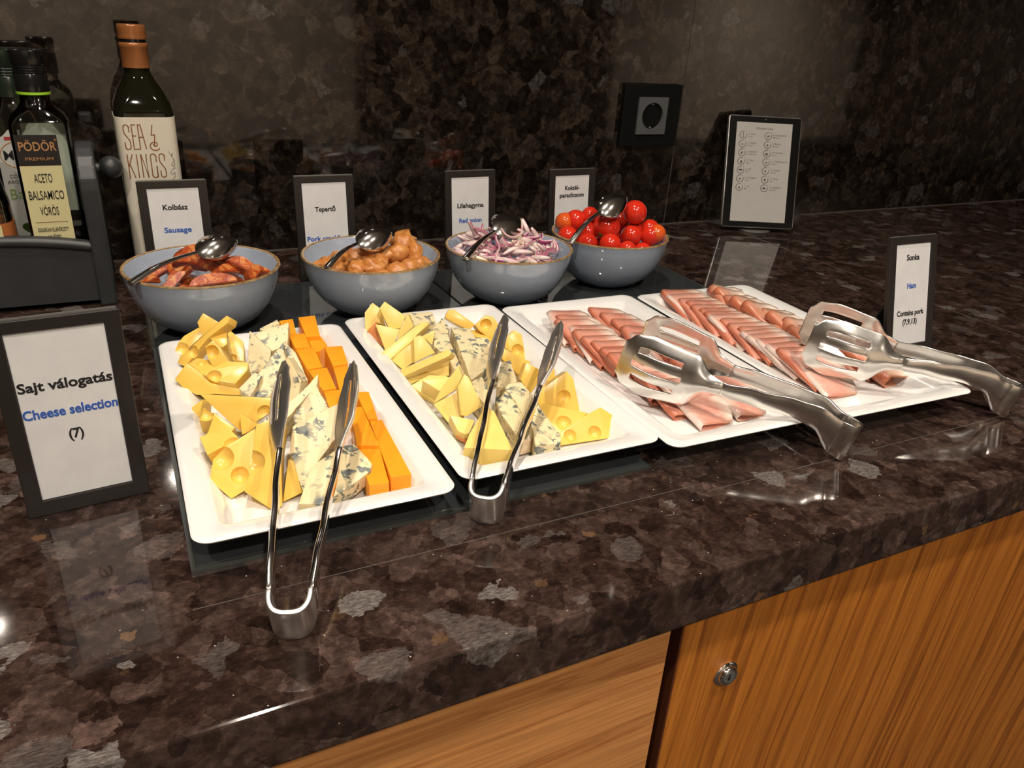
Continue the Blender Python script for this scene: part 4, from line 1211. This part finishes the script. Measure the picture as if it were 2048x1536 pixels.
def build_tongs(B, tip, label, grp, name, mat, tab, a_bend, a_neck, slots, srange, bulge_h, thick=0.0014, arm_thick=0.0014, head_twist=0.0):
    """tab: (a, half opening, rise, width) along the tongs."""
    B, tip = Vector(B), Vector(tip)
    d = (tip - B)
    Ltot = tab[-1][0]
    d.normalize()
    n = (Vector((0, 0, 1)) - d * d.z).normalized()
    s = d.cross(n)
    tw = lambda a: head_twist * min(1.0, max(0.0, (a - a_neck * 0.75) / (a_neck * 0.45)))
    t = empty(name, (B.x, B.y, 0.0), label, 'tongs', grp)
    o0 = B - Vector((B.x, B.y, 0.0))
    P = lambda a, ls, h: o0 + d * a + s * ls + n * h
    def solid(o, thick=thick):
        md = o.modifiers.new('thickness', 'SOLIDIFY')
        md.thickness = thick
        md.offset = 0
        mb = o.modifiers.new('edge', 'BEVEL')
        mb.width = min(0.0008, thick * 0.22)
        mb.segments = 2
        mb.limit_method = 'ANGLE'
        return o
    cols = [-0.5, -0.25, 0.0, 0.25, 0.5]
    # bend: the closed end that joins both arms
    s0, h0, w0 = interp(tab, a_bend)
    rows = []
    for k in range(25):
        an = -math.pi / 2 + math.pi * k / 24
        c = math.cos(an)
        aa = a_bend * (1 - abs(c) ** 0.75)
        hh, ww = interp(tab, aa)[1:]
        rows.append((aa, s0 * math.copysign(abs(math.sin(an)) ** 0.7, math.sin(an)), hh, ww))
    solid(link('bend', strip_mesh(rows, cols, P), MAT['satin'] if name == 'cheese_tongs' else mat, t), arm_thick * 0.85)
    for sg in (-1, 1):
        rows = []
        for k in range(25):
            a = a_bend + (a_neck - a_bend) * k / 24
            hs, hh, ww = interp(tab, a)
            rows.append((a, sg * hs, hh, ww))
        arm = solid(link('arm', strip_mesh(rows, cols, P, None, lambda a: 0.0010, tw), mat, t), arm_thick)
        rows = []
        for k in range(33):
            a = a_neck + (Ltot - a_neck) * k / 32
            hs, hh, ww = interp(tab, a)
            rows.append((a, sg * hs, hh, ww))
        hc = [-0.5, -0.44, -0.36]
        for c0, c1 in slots: hc += [c0, (c0 + c1) / 2, c1]
        hc += [0.36, 0.44, 0.5]
        hc = sorted(set(hc))
        def slot(am, v):
            return any(c0 < v < c1 and srange[0] + 0.006 * abs(v) < am < srange[1] - 0.010 * abs(v) for c0, c1 in slots)
        hd = solid(link('head', strip_mesh(rows, hc, P, slot, lambda a: 0.0016 + bulge_h * max(0.0, math.sin(math.pi * min(1, (a - a_neck) / (Ltot - a_neck)))), tw), MAT['satin'] if name == 'cheese_tongs' else mat, arm))

TA = [(0.0, 0.0105, 0.000, 0.0290), (0.014, 0.0110, 0.0015, 0.0260), (0.030, 0.0118, 0.0095, 0.0110), (0.062, 0.0140, 0.0060, 0.0090), (0.106, 0.0176, 0.0025, 0.0085), (0.146, 0.0210, 0.0025, 0.0220), (0.168, 0.0222, 0.0025, 0.0240), (0.188, 0.0230, 0.0025, 0.0160), (0.200, 0.0232, 0.0025, 0.0040)]
SA = [(-0.28, -0.18), (-0.05, 0.05), (0.18, 0.28)]
build_tongs((0.0954, -0.0950, 0.0148), (0.1560, 0.0813, 0.0830), 'slim steel tongs leaning over the cheddar and blue cheese platter', 'cheese tongs', 'cheese_tongs', MAT['chrome'], TA, 0.014, 0.118, SA, (0.140, 0.186), 0.0035, 0.0016, 0.0036, 0.60)
build_tongs((0.2365, -0.0360, 0.0150), (0.3460, 0.1150, 0.0820), 'slim steel tongs leaning over the platter of pale cheese', 'cheese tongs', 'cheese_tongs', MAT['chrome'], TA, 0.014, 0.118, SA, (0.140, 0.186), 0.0035, 0.0016, 0.0036, 0.60)
TB = [(0.0, 0.0065, 0.000, 0.0340), (0.014, 0.0080, 0.002, 0.0310), (0.034, 0.0115, 0.013, 0.0200), (0.052, 0.0135, 0.0135, 0.0165), (0.085, 0.0190, 0.010, 0.0150), (0.112, 0.0215, 0.006, 0.0125), (0.122, 0.0225, 0.005, 0.0180), (0.140, 0.0240, 0.002, 0.0480), (0.175, 0.0265, 0.000, 0.0540), (0.192, 0.0275, 0.000, 0.0470), (0.200, 0.0280, 0.000, 0.0300)]
SB = [(-0.30, -0.20), (-0.05, 0.05), (0.20, 0.30)]
build_tongs((0.5570, -0.0615, 0.0172), (0.4440, 0.0830, 0.0560), 'wide slotted steel serving tongs resting on the ham platter beside the cheese', 'ham tongs', 'serving_tongs', MAT['steel'], TB, 0.014, 0.112, SB, (0.146, 0.188), 0.006, 0.0016, 0.0022, 0.12)
build_tongs((0.7730, -0.0600, 0.0172), (0.6350, 0.0650, 0.0560), 'wide slotted steel serving tongs resting on the ham platter by the ham sign', 'ham tongs', 'serving_tongs', MAT['steel'], TB, 0.014, 0.112, SB, (0.146, 0.188), 0.006, 0.0016, 0.0022, 0.12)

# ---------------------------------------------------------------- sign holders
def build_sign(x, y, yaw, tilt, W, H, label, lines, side=0.0095, top=0.008, bottom=0.0115):
    """lines: (text, v of the text middle, width, cap size, blue)."""
    t = empty('sign_holder', (x, y, 0.0002), label, 'sign', 'buffet signs')
    t.rotation_euler = (-tilt, 0, yaw)
    D = 0.006
    bm = bmesh.new()
    x0, x1, xi0, xi1, zi0, zi1 = -W / 2, W / 2, -W / 2 + side, W / 2 - side, bottom, H - top
    o_ = [(x0, 0), (x1, 0), (x1, H), (x0, H)]
    i_ = [(xi0, zi0), (xi1, zi0), (xi1, zi1), (xi0, zi1)]
    F = [bm.verts.new((a, 0, b)) for a, b in o_]
    I = [bm.verts.new((a, 0, b)) for a, b in i_]
    J = [bm.verts.new((a, 0.0022, b)) for a, b in i_]
    Bk = [bm.verts.new((a, D, b)) for a, b in o_]
    for k in range(4):
        k2 = (k + 1) % 4
        bm.faces.new((F[k], F[k2], I[k2], I[k]))
        bm.faces.new((I[k], I[k2], J[k2], J[k]))
        bm.faces.new((F[k2], F[k], Bk[k], Bk[k2]))
    bm.faces.new(J)
    bm.faces.new(list(reversed(Bk)))
    fr = link('frame', finish(bm), MAT['frame'], t)
    md = fr.modifiers.new('edge', 'BEVEL')
    md.width = 0.0006; md.segments = 2; md.limit_method = 'ANGLE'
    pp = link('paper', box(xi0 + 0.0003, xi1 - 0.0003, 0.0014, 0.0020, zi0 + 0.0003, zi1 - 0.0003), MAT['paper'], t)
    link('edge_highlight', box(x0 + 0.0015, x1 - 0.0015, 0.0018, 0.0042, H - 0.0002, H + 0.0008), MAT['silver'], t)  # silver strip stands in for the highlight along the frame's top edge
    # easel leg behind
    c = math.cos(tilt)
    link('easel_leg', prism([(-0.012, D, H * 0.62), (0.012, D, H * 0.62), (0.016, D + 0.045, 0.012 * 0 + 0.045 * math.tan(tilt)), (-0.016, D + 0.045, 0.045 * math.tan(tilt))], (0, 0.0022, 0.0006)), MAT['frame'], t)
    for text, v, wd, cap, blue in lines:
        size = cap / 0.66
        lettering(text, size, wd, MAT['ink_blue' if blue else 'ink'], pp, ((xi0 + xi1) / 2, 0.00128, v - cap / 2), 0.026)
S = 0.0058
build_sign(-0.0013, 0.0858, 0.0886, -0.03, 0.0735, 0.1385, 'dark framed sign reading Cheese selection beside the first cheese platter',
           [('Sajt válogatás', 0.0935, 0.0525, 0.0062, 0), ('Cheese selection', 0.0745, 0.0535, 0.0062, 1), ('(7)', 0.0570, 0.0085, 0.0064, 0)])
build_sign(0.0990, 0.5140, 0.0, 0.09, 0.0735, 0.1305, 'small dark framed sign reading Sausage behind the sausage bowl', [('Kolbász', 0.1010, 0.0265, 0.0055, 0), ('Sausage', 0.0755, 0.0290, 0.0055, 1)])
build_sign(0.2705, 0.5180, 0.0, 0.09, 0.0735, 0.1305, 'small dark framed sign reading Pork crackling behind the crackling bowl', [('Tepertő', 0.0900, 0.0255, 0.0055, 0), ('Pork crackling', 0.0540, 0.0500, 0.0055, 1)])
build_sign(0.4680, 0.5220, 0.03, 0.09, 0.0745, 0.1305, 'small dark framed sign reading Red onion behind the onion bowl', [('Lilahagyma', 0.0850, 0.0390, 0.0055, 0), ('Red onion', 0.0650, 0.0335, 0.0055, 1)])
build_sign(0.6200, 0.5110, 0.03, 0.09, 0.0755, 0.1305, 'small dark framed sign reading Cherry tomato behind the tomato bowl', [('Koktél-', 0.1050, 0.0240, 0.0055, 0), ('paradicsom', 0.0950, 0.0400, 0.0055, 0), ('Cherry', 0.0680, 0.0230, 0.0055, 1), ('tomato', 0.0580, 0.0250, 0.0055, 1)])
build_sign(0.8163, 0.0853, -0.0106, 0.2557, 0.0740, 0.1310, 'dark framed sign reading Ham standing beside the outer ham platter',
           [('Sonka', 0.1080, 0.0200, 0.0058, 0), ('Ham', 0.0770, 0.0140, 0.0058, 1), ('Contains pork', 0.0470, 0.0430, 0.0055, 0), ('(7,9,13)', 0.0370, 0.0230, 0.0055, 0)])

# ---------------------------------------------------------------- tablet with the allergen list
def build_tablet():
    W, H, D = 0.1285, 0.190, 0.0085
    bl, br = Vector((0.9802, 0.6052, 0.0085)), Vector((1.0971, 0.5527, 0.0085))
    mid = (bl + br) / 2
    t = empty('tablet', (mid.x, mid.y, 0.0), 'black tablet showing an allergen list, leaning by the granite wall', 'tablet')
    t.rotation_euler = (0, 0, math.radians(-24.2))
    tilt = math.radians(18.3)
    h = link('housing', loft([[(x, y, z + H / 2) for x, z in rrect(W - 2 * i, H - 2 * i, 0.005, 4)] for i, y in [(0.0006, 0.0), (0, 0.0007), (0, D - 0.001), (0.001, D)]]), MAT['silver'], t, (0, 0, 0.0085))
    h.rotation_euler = (-tilt, 0, 0)
    link('bezel', box(-W / 2 + 0.0018, W / 2 - 0.0018, -0.0004, 0.0004, 0.0018, H - 0.0018), MAT['black_plastic'], h)
    sw, sh, sx, sz = W - 0.0305, H - 0.0220, -0.0008, 0.0105
    s = link('screen', box(sx - sw / 2, sx + sw / 2, -0.0006, -0.0003, sz, sz + sh), MAT['screen'], h)
    link('camera_lens', lathe([(0, 0), (0.0012, 0), (0.0012, 0.0003), (0, 0.0004)], 14), MAT['socket'], h, (0, -0.0004, H - 0.0058)).rotation_euler = (math.pi / 2, 0, 0)
    st = link('stand', lathe([(0.0, 0.0), (0.030, 0.0), (0.031, 0.002), (0.029, 0.0038), (0.0, 0.0042)], 36), MAT['silver'], t, (0.0, 0.022, 0.0))
    nk = link('stand_neck', tube([(0, 0.022, 0.003), (0, 0.028, 0.02), (0, 0.030, 0.055)], 0.006, 12), MAT['silver'], t)
    U = lambda f: sx - sw / 2 + f * sw
    V = lambda f: sz + sh * (1 - f)
    lettering('Allergen Lista', 0.0060, 0.030, MAT['screen_ink'], s, (U(0.5), -0.0007, V(0.067)), 0.004, 0.00006)
    rows = [('1. Zeller', 'Celery'), ('2. Glutén', 'Gluten'), ('3. Rákfélék', 'Crustaceans'), ('4. Tojás', 'Eggs'), ('5. Hal', 'Fish'), ('6. Csillagfürt', 'Lupin'), ('7. Tej', 'Milk'),
            ('8. Puhatestűek', 'Molluscs'), ('9. Mustár', 'Mustard'), ('10. Diófélék', 'Nuts'), ('11. Földimogyoró', 'Peanuts'), ('12. Szezám', 'Sesame'), ('13. Szója', 'Soya'), ('14. Szulfitok', 'Sulphites')]
    for i, (a, b) in enumerate(rows):
        cu, rv = (0.125, i) if i < 7 else (0.575, i - 7)
        cx, cz = U(cu), V(0.130 + 0.0875 * rv)
        R = 0.0060
        bm = bmesh.new()
        ribbon_bm(bm, [(cx + R * math.cos(an), cz + R * math.sin(an)) for an in [math.radians(70 + 310 * k / 22) for k in range(23)]], 0.0011, -0.00075, -0.0006)
        link('icon_ring', finish(bm), MAT['screen_ink'], s)
        # small pictogram in each ring
        bm = bmesh.new()
        rn = random.Random(i * 7 + 1)
        if i in (4,):
            pts = [(cx + 0.0036 * math.cos(k * math.pi / 8), cz + 0.0013 * math.sin(k * math.pi / 8)) for k in range(16)]
        elif i in (3,):
            pts = [(cx + 0.0017 * math.cos(k * math.pi / 8), cz - 0.0012 + 0.0025 * math.sin(k * math.pi / 8)) for k in range(16)]
        elif i in (0,):
            pts = [(cx - 0.0006, cz - 0.004), (cx + 0.0010, cz - 0.004), (cx + 0.0004, cz), (cx + 0.0011, cz + 0.0035), (cx - 0.0008, cz + 0.0035), (cx - 0.0001, cz)]
        else:
            m = rn.choice((5, 6, 7))
            pts = [(cx + rn.uniform(0.0010, 0.0034) * math.cos(k * 2 * math.pi / m), cz - 0.0006 + rn.uniform(0.0010, 0.0030) * math.sin(k * 2 * math.pi / m)) for k in range(m)]
        f0 = [bm.verts.new((p[0], -0.00075, p[1])) for p in pts]
        f1 = [bm.verts.new((p[0], -0.0006, p[1])) for p in pts]
        bm.faces.new(f0); bm.faces.new(list(reversed(f1)))
        for k in range(len(pts)): bm.faces.new((f0[k], f1[k], f1[(k + 1) % len(pts)], f0[(k + 1) % len(pts)]))
        link('icon', finish(bm), MAT['screen_ink2' if i in (0, 2, 3, 4, 9, 11, 13) else 'screen_ink'], s)
        lettering(str(i + 1), 0.0030, None, MAT['screen_ink'], s, (cx + 0.0050, -0.0007, cz + 0.0040), 0.005, 0.00006)
        lettering(a, 0.0040, None, MAT['screen_ink'], s, (cx + 0.0088, -0.0007, cz + 0.0006), 0.008, 0.00006, align='LEFT')
        lettering(b, 0.0034, None, MAT['screen_ink'], s, (cx + 0.0088, -0.0007, cz - 0.0034), 0.002, 0.00006, align='LEFT')
build_tablet()

# ---------------------------------------------------------------- wall socket
def build_socket():
    cx, cz = 0.8440, 0.1850
    t = empty('wall_socket', (cx, YW, cz), 'graphite power socket in a black frame on the granite wall', 'socket')
    link('frame', box(-0.0565, 0.0565, -0.0100, -0.0002, -0.0485, 0.0485, 0.0015, 2), MAT['socket_frame'], t)
    bm = bmesh.new()
    rings = [(0.0288, 0.0288, 0.002, -0.0100), (0.0288, 0.0288, 0.002, -0.0128)]
    R, N = 0.0205, 40
    # face plate with a round well
    sq = []
    for k in range(N):
        a = 2 * math.pi * k / N
        m = max(abs(math.cos(a)), abs(math.sin(a)))
        sq.append((0.0288 * math.cos(a) / m, 0.0288 * math.sin(a) / m))
    ci = [(R * math.cos(2 * math.pi * k / N), R * math.sin(2 * math.pi * k / N)) for k in range(N)]
    rr = [[(x, -0.0098, z) for x, z in sq], [(x, -0.0130, z) for x, z in sq], [(x, -0.0134, z) for x, z in ci], [(x * 0.96, -0.0014, z * 0.96) for x, z in ci]]
    fp = link('face_plate', loft(rr, True, True, True, 30), MAT['socket'], t)
    for sx in (-1, 1):
        link('pin_hole', lathe([(0, 0), (0.0026, 0), (0.0026, 0.0004), (0, 0.0004)], 16), MAT['gap'], fp, (sx * 0.0095, -0.0018, 0)).rotation_euler = (math.pi / 2, 0, 0)
    for sz in (-1, 1):
        link('earth_clip', box(-0.0022, 0.0022, -0.0105, -0.0025, sz * 0.0180 - 0.0012, sz * 0.0180 + 0.0012, 0.0004, 1), MAT['silver'], fp)
build_socket()

# ---------------------------------------------------------------- bottles and caddy
def label_box(w, h, th=0.0005):
    return box(-w / 2, w / 2, -th, 0, 0, h)

def build_oil_bottle():
    x, y = 0.0820, 0.6020
    t = empty('oil_bottle', (x, y, 0.0002), 'tall square dark bottle with copper cap and cream label behind the sausage sign', 'bottle', None, 0.02)
    w = 0.0620
    lv = [(w - 0.006, 0.004, 0.0), (w, 0.009, 0.004), (w, 0.010, 0.196), (w - 0.004, 0.014, 0.206), (0.047, 0.018, 0.219), (0.034, 0.015, 0.230), (0.027, 0.0134, 0.238), (0.0262, 0.0130, 0.262)]
    b = link('glass_body', rect_loft([(a, a, r, z) for a, r, z in lv], 6, angle=60), MAT['glass_dark'], t)
    link('capsule', lathe([(0.0, 0.242), (0.0146, 0.242), (0.0144, 0.262), (0.0152, 0.2635), (0.0152, 0.2665), (0.0142, 0.268), (0.0, 0.268)], 32), MAT['cap_copper'], t)
    link('neck_ring', lathe([(0.0, 0.268), (0.0138, 0.268), (0.0138, 0.2715), (0.0, 0.2715)], 32), MAT['cap_black'], t)
    prof = [(0.0, 0.2715), (0.0148, 0.2715), (0.0150, 0.274)]
    for k in range(4): prof += [(0.0150, 0.2745 + 0.0022 * k), (0.0145, 0.2756 + 0.0022 * k)]
    prof += [(0.0150, 0.2842), (0.0140, 0.2862), (0.0, 0.2866)]
    link('cap', lathe(prof, 32), MAT['cap_copper'], t)
    lb = link('label', loft([[(px, py, z) for px, py in rrect(w + 0.0012, w + 0.0012, 0.0098, 5)] for z in (0.012, 0.192)], True, True, True, 50), MAT['label_cream'], t)
    # drawn lettering, mm from the label's top left corner
    yf = -(w + 0.0012) / 2
    X = lambda m: -0.0306 + m * 1e-3
    Z = lambda m: 0.192 - m * 1e-3
    def arc(cx, cy, rx, ry, a0, a1, n=10): return [(cx + rx * math.cos(math.radians(a0 + (a1 - a0) * k / n)), cy - ry * math.sin(math.radians(a0 + (a1 - a0) * k / n))) for k in range(n + 1)]
    def Sx(l, r, tp, bt):
        m = (l + r) / 2; hw = (r - l) / 2; h = bt - tp
        return [[(r, tp + h * 0.30)] + [(r, tp + hw)] + arc(m, tp + hw, hw, hw, 0, 180) + [(l, tp + h * 0.22), (l + 0.4, tp + h * 0.34), (r - 0.4, tp + h * 0.64), (r, tp + h * 0.76)] + arc(m, bt - hw, hw, hw, 0, -180) + [(l, bt - h * 0.30)]]
    T0, B0, T1, B1 = 8.0, 34.5, 40.0, 66.5
    st = []
    st += Sx(6.5, 12.0, T0, B0)
    st += [[(19.2, T0), (15.0, T0), (15.0, B0), (21.5, B0)], [(15.0, 20.0), (18.8, 20.0)]]
    st += [[(21.5, B0), (21.5, T0), (24.2, T0), (27.6, B0)], [(21.5, 21.5), (25.4, 21.5)]]
    st += [[(36.6, T0), (34.4, 19.0), (38.0, 19.0), (36.5, 30.0)] + arc(37.4, 29.4, 2.0, 2.2, 190, 450, 12) + arc(37.0, 31.5, 5.2, 4.6, 100, 330, 14)]
    K = 6.5
    st += [[(K, T1), (K, B1)], [(K + 5.4, T1), (K + 0.2, 54.0)], [(K + 1.6, 51.0), (K + 5.8, B1)]]
    st += [[(16.0, T1), (16.0, B1)]]
    st += [[(20.5, B1), (20.5, T1), (26.0, B1), (26.0, T1)]]
    st += [[(36.0, 49.0), (36.0, T1 + 2.8)] + arc(33.2, T1 + 2.8, 2.8, 2.8, 0, 180) + [(30.4, B1 - 2.8)] + arc(33.2, B1 - 2.8, 2.8, 2.8, 180, 360) + [(36.0, 53.5)], [(36.0, 53.5), (36.0, B1)]]
    st += Sx(39.5, 45.0, T1, B1)
    bm = bmesh.new()
    for s in st: ribbon_bm(bm, [(X(a), Z(b)) for a, b in s], 0.00115, yf - 0.0002, yf + 0.0001)
    link('lettering', finish(bm), MAT['brown_print'], lb)
    bm = bmesh.new()
    sig = [(50.0, 37.0), (52.5, 42.5), (54.5, 39.0), (53.0, 43.0), (55.5, 47.5), (53.0, 50.0), (51.5, 53.0), (53.5, 54.5), (55.5, 50.0), (55.0, 56.0), (52.0, 58.0), (49.5, 62.0), (51.5, 64.0), (54.5, 61.0), (54.0, 66.0), (51.0, 70.0), (49.0, 74.0)]
    ribbon_bm(bm, [(X(a), Z(b)) for a, b in sig], 0.0004, yf - 0.0002, yf + 0.0001)
    link('signature', finish(bm), MAT['frame_edge'], lb)

def clear_bottle(name, x, y, rz, w, dpt, levels, label, cap_mat, cap_z, cap_r, cap_h):
    t = empty(name, (x, y, 0.0125), label, 'bottle', None, rz)
    outer = rect_loft([(a, a * dpt / w if a > 0.03 else a, r, z) for a, r, z in levels], 6, cap1=False, angle=60)
    g = link('glass_body', outer, MAT['glass'], t)
    md = g.modifiers.new('thickness', 'SOLIDIFY')
    md.thickness = 0.0018
    prof = [(0.0, cap_z), (cap_r, cap_z), (cap_r, cap_z + cap_h * 0.42), (cap_r * 0.96, cap_z + cap_h * 0.44)]
    for k in range(3): prof += [(cap_r, cap_z + cap_h * (0.46 + 0.06 * k)), (cap_r * 0.95, cap_z + cap_h * (0.49 + 0.06 * k))]
    prof += [(cap_r * 1.03, cap_z + cap_h * 0.68), (cap_r * 1.03, cap_z + cap_h * 0.97), (cap_r * 0.9, cap_z + cap_h), (0.0, cap_z + cap_h)]
    link('cap', lathe(prof, 30), cap_mat, t)
    return t

def build_caddy():
    zt = 0.0125
    # balsamic vinegar bottle
    t = clear_bottle('vinegar_bottle', -0.0195, 0.5440, 0.0, 0.054, 0.054, [(0.048, 0.004, 0.0), (0.054, 0.008, 0.004), (0.054, 0.009, 0.178), (0.048, 0.012, 0.187), (0.034, 0.014, 0.193), (0.0275, 0.0137, 0.198), (0.0265, 0.0132, 0.214)],
                     'clear square vinegar bottle with black and pale yellow label in the caddy', MAT['cap_black'], 0.2085, 0.0152, 0.040)
    link('lime_band', lathe([(0.0, 0.2060), (0.0156, 0.2060), (0.0156, 0.2084), (0.0, 0.2084)], 30), MAT['lime'], t)
    link('vinegar', rect_loft([(a, a, 0.006, z) for a, z in [(0.046, 0.003), (0.0495, 0.006), (0.0495, 0.074)]], 5), MAT['vinegar'], t)
    link('back_label', box(-0.0200, 0.0245, 0.0238, 0.0244, 0.080, 0.174), MAT['label_back'], t)
    f = -0.0273
    lb = link('label', box(-0.0235, 0.0145, f - 0.0005, f, 0.0300, 0.1385), MAT['label_yellow'], t)
    l2 = link('brand_label', box(-0.0235, 0.0145, f - 0.0006, f, 0.1385, 0.1690), MAT['label_black'], t)
    cx = -0.0045
    yv = f - 0.0008
    lettering('PÖDÖR', 0.0125, 0.0335, MAT['gold'], l2, (cx, yv, 0.1535), 0.012)
    lettering('PREMIUM', 0.0042, 0.0250, MAT['gold'], l2, (cx, yv, 0.1440), 0.004)
    lettering('®', 0.0034, None, MAT['gold'], l2, (cx + 0.0172, yv, 0.1630), 0.0)
    for s, z, wd, sz in [('ACETO', 0.1215, 0.0165, 0.0130), ('BALSAMICO', 0.1040, 0.0320, 0.0130), ('VÖRÖS', 0.0875, 0.0170, 0.0125), ('SZIGORÚAN ELLENŐRZÖTT', 0.0700, 0.0285, 0.0056), ('MINŐSÉG', 0.0620, 0.0120, 0.0056)]:
        lettering(s, sz, wd, MAT['ink'], lb, (cx, yv, z), 0.004)
    link('rule', box(cx - 0.0150, cx + 0.0150, yv - 0.0001, yv + 0.0004, 0.0800, 0.0803), MAT['brown_print'], lb)
    # basil condiment bottle behind it
    t = clear_bottle('condiment_bottle', -0.0440, 0.6020, 0.06, 0.052, 0.052, [(0.046, 0.006, 0.0), (0.052, 0.012, 0.004), (0.052, 0.016, 0.165), (0.047, 0.018, 0.178), (0.036, 0.016, 0.190), (0.030, 0.0148, 0.197), (0.0285, 0.0142, 0.214)],
                     'clear condiment bottle with white oval label and basil picture in the caddy', MAT['cap_green'], 0.1975, 0.0168, 0.048)
    f = -0.0263
    lb = link('label', loft([[(px, yy, z) for px, z in [(-0.024, 0.03), (0.024, 0.03), (0.024, 0.155), (0.016, 0.160), (0.010, 0.166), (-0.010, 0.166), (-0.016, 0.160), (-0.024, 0.155)]] for yy in (f, f - 0.0005)], True, True, False), MAT['label_white'], t)
    bm = bmesh.new()
    ribbon_bm(bm, [(0.0215 * math.cos(a), 0.1400 + 0.0150 * math.sin(a)) for a in [2 * math.pi * k / 28 for k in range(29)]], 0.0009, f - 0.0008, f - 0.0003)
    link('oval_border', finish(bm), MAT['gold'], lb)
    link('red_banner', box(-0.0150, 0.0150, f - 0.0008, f - 0.0003, 0.1555, 0.1590), MAT['label_red'], lb)
    lettering('Monini', 0.0145, 0.0370, MAT['ink'], lb, (0, f - 0.0008, 0.1350), 0.003)
    lettering('CONDIMENTO', 0.0052, 0.0340, MAT['screen_ink'], lb, (0, f - 0.0008, 0.1160), 0.0)
    lettering('AROMATIZZATO', 0.0052, 0.0400, MAT['screen_ink'], lb, (0, f - 0.0008, 0.1100), 0.0)
    lettering('Basilico', 0.0165, 0.0400, MAT['green_ink'], lb, (0, f - 0.0008, 0.0930), -0.002)
    for k, (lx, lz, rz, sx) in enumerate([(0.012, 0.066, 0.5, 0.022), (-0.006, 0.060, -0.4, 0.020), (0.014, 0.050, 0.2, 0.022), (-0.010, 0.045, 0.9, 0.020)]):
        pts = [(lx + sx * (0.5 * math.cos(a)) * math.cos(rz) - sx * 0.28 * math.sin(a) * math.sin(rz), lz + sx * 0.5 * math.cos(a) * math.sin(rz) + sx * 0.28 * math.sin(a) * math.cos(rz)) for a in [2 * math.pi * q / 14 for q in range(14)]]
        link('leaf_picture', loft([[(a, yy, b) for a, b in pts] for yy in (f - 0.0004, f - 0.0007 - 0.0001 * k)], True, True, False), MAT['leaf' if k % 2 == 0 else 'leaf_dark'], lb)
    link('oil', rect_loft([(a, a, 0.008, z) for a, z in [(0.044, 0.003), (0.047, 0.006), (0.047, 0.060)]], 5), MAT['leaf_dark'], t)
    # shorter clear bottle with an orange label at the front left
    t = clear_bottle('dressing_bottle', -0.0830, 0.5290, 0.0, 0.046, 0.046, [(0.040, 0.006, 0.0), (0.046, 0.016, 0.004), (0.046, 0.018, 0.100), (0.038, 0.016, 0.125), (0.028, 0.0138, 0.140), (0.0265, 0.0132, 0.152)],
                     'short clear dressing bottle with an orange label at the left of the caddy', MAT['cap_black'], 0.1480, 0.0148, 0.022)
    lb = link('label', loft([[(px, py, z) for px, py in rrect(0.0468, 0.0468, 0.018, 6)] for z in (0.040, 0.082)], True, True, True, 50), MAT['label_orange'], t)
    link('side_panel', box(0.0060, 0.0140, -0.0238, -0.0230, 0.041, 0.081), MAT['label_yellow'], lb)
    # caddy
    t = empty('bottle_caddy', (-0.0900, 0.5600, 0.0), 'dark grey wooden bottle caddy with a round knob handle', 'caddy')
    off = Vector((0.0900, -0.5600, 0))
    y0, y1, xr0, xr1 = 0.5000, 0.6480, 0.0086, 0.0255
    for xa, xb in ((xr0, xr1), (-0.2055, -0.1886)):
        pts = [(y0, 0.0002), (y1, 0.0002), (y1, 0.110), (y1 - 0.010, 0.135)]
        pts += [(0.545 + 0.0450 * math.cos(a), 0.1270 + 0.0440 * math.sin(a)) for a in [math.radians(20 + 16 * k) for k in range(11)]]
        sb = link('side_board', prism([(xa, a, b) for a, b in pts], (xb - xa, 0, 0), 0.0022), MAT['crate'], t, off)
    zz = lambda x: 0.0695 + 0.0105 * (1 - ((x + 0.09) / 0.1) ** 2)
    xs = [-0.1886 + (0.0086 + 0.1886) * k / 24 for k in range(25)]
    front = [(x, 0.504, zz(x)) for x in xs] + [(x, 0.504, 0.0060) for x in (0.0086, -0.1886)]
    link('front_panel', prism(front, (0, 0.010, 0), 0), MAT['crate'], t, off)
    link('top_lip', tube([(x, 0.508, zz(x) - 0.0035) for x in xs], 0.0080, 12, True, 0.8), MAT['crate'], t, off)
    link('back_panel', box(-0.1886, 0.0086, 0.634, 0.644, 0.006, 0.080, 0.001, 1), MAT['crate'], t, off)
    link('base_board', box(-0.1886, 0.0086, 0.514, 0.634, 0.0045, 0.0120), MAT['crate'], t, off)
    for x0, x1, xk in ((0.0060, 0.0300, 0.0400), (-0.1860, -0.2100, -0.2200)):
        hd = link('handle_peg', tube([(x0, 0.5600, 0.140), (x1, 0.5600, 0.140)], 0.0055, 14), MAT['crate'], t, off)
        link('knob', lathe([(0.0125 * math.sin(math.pi * q / 16), -0.0125 * math.cos(math.pi * q / 16)) for q in range(17)], 24), MAT['crate'], hd, (xk, 0.5600, 0.140))
build_oil_bottle()
build_caddy()
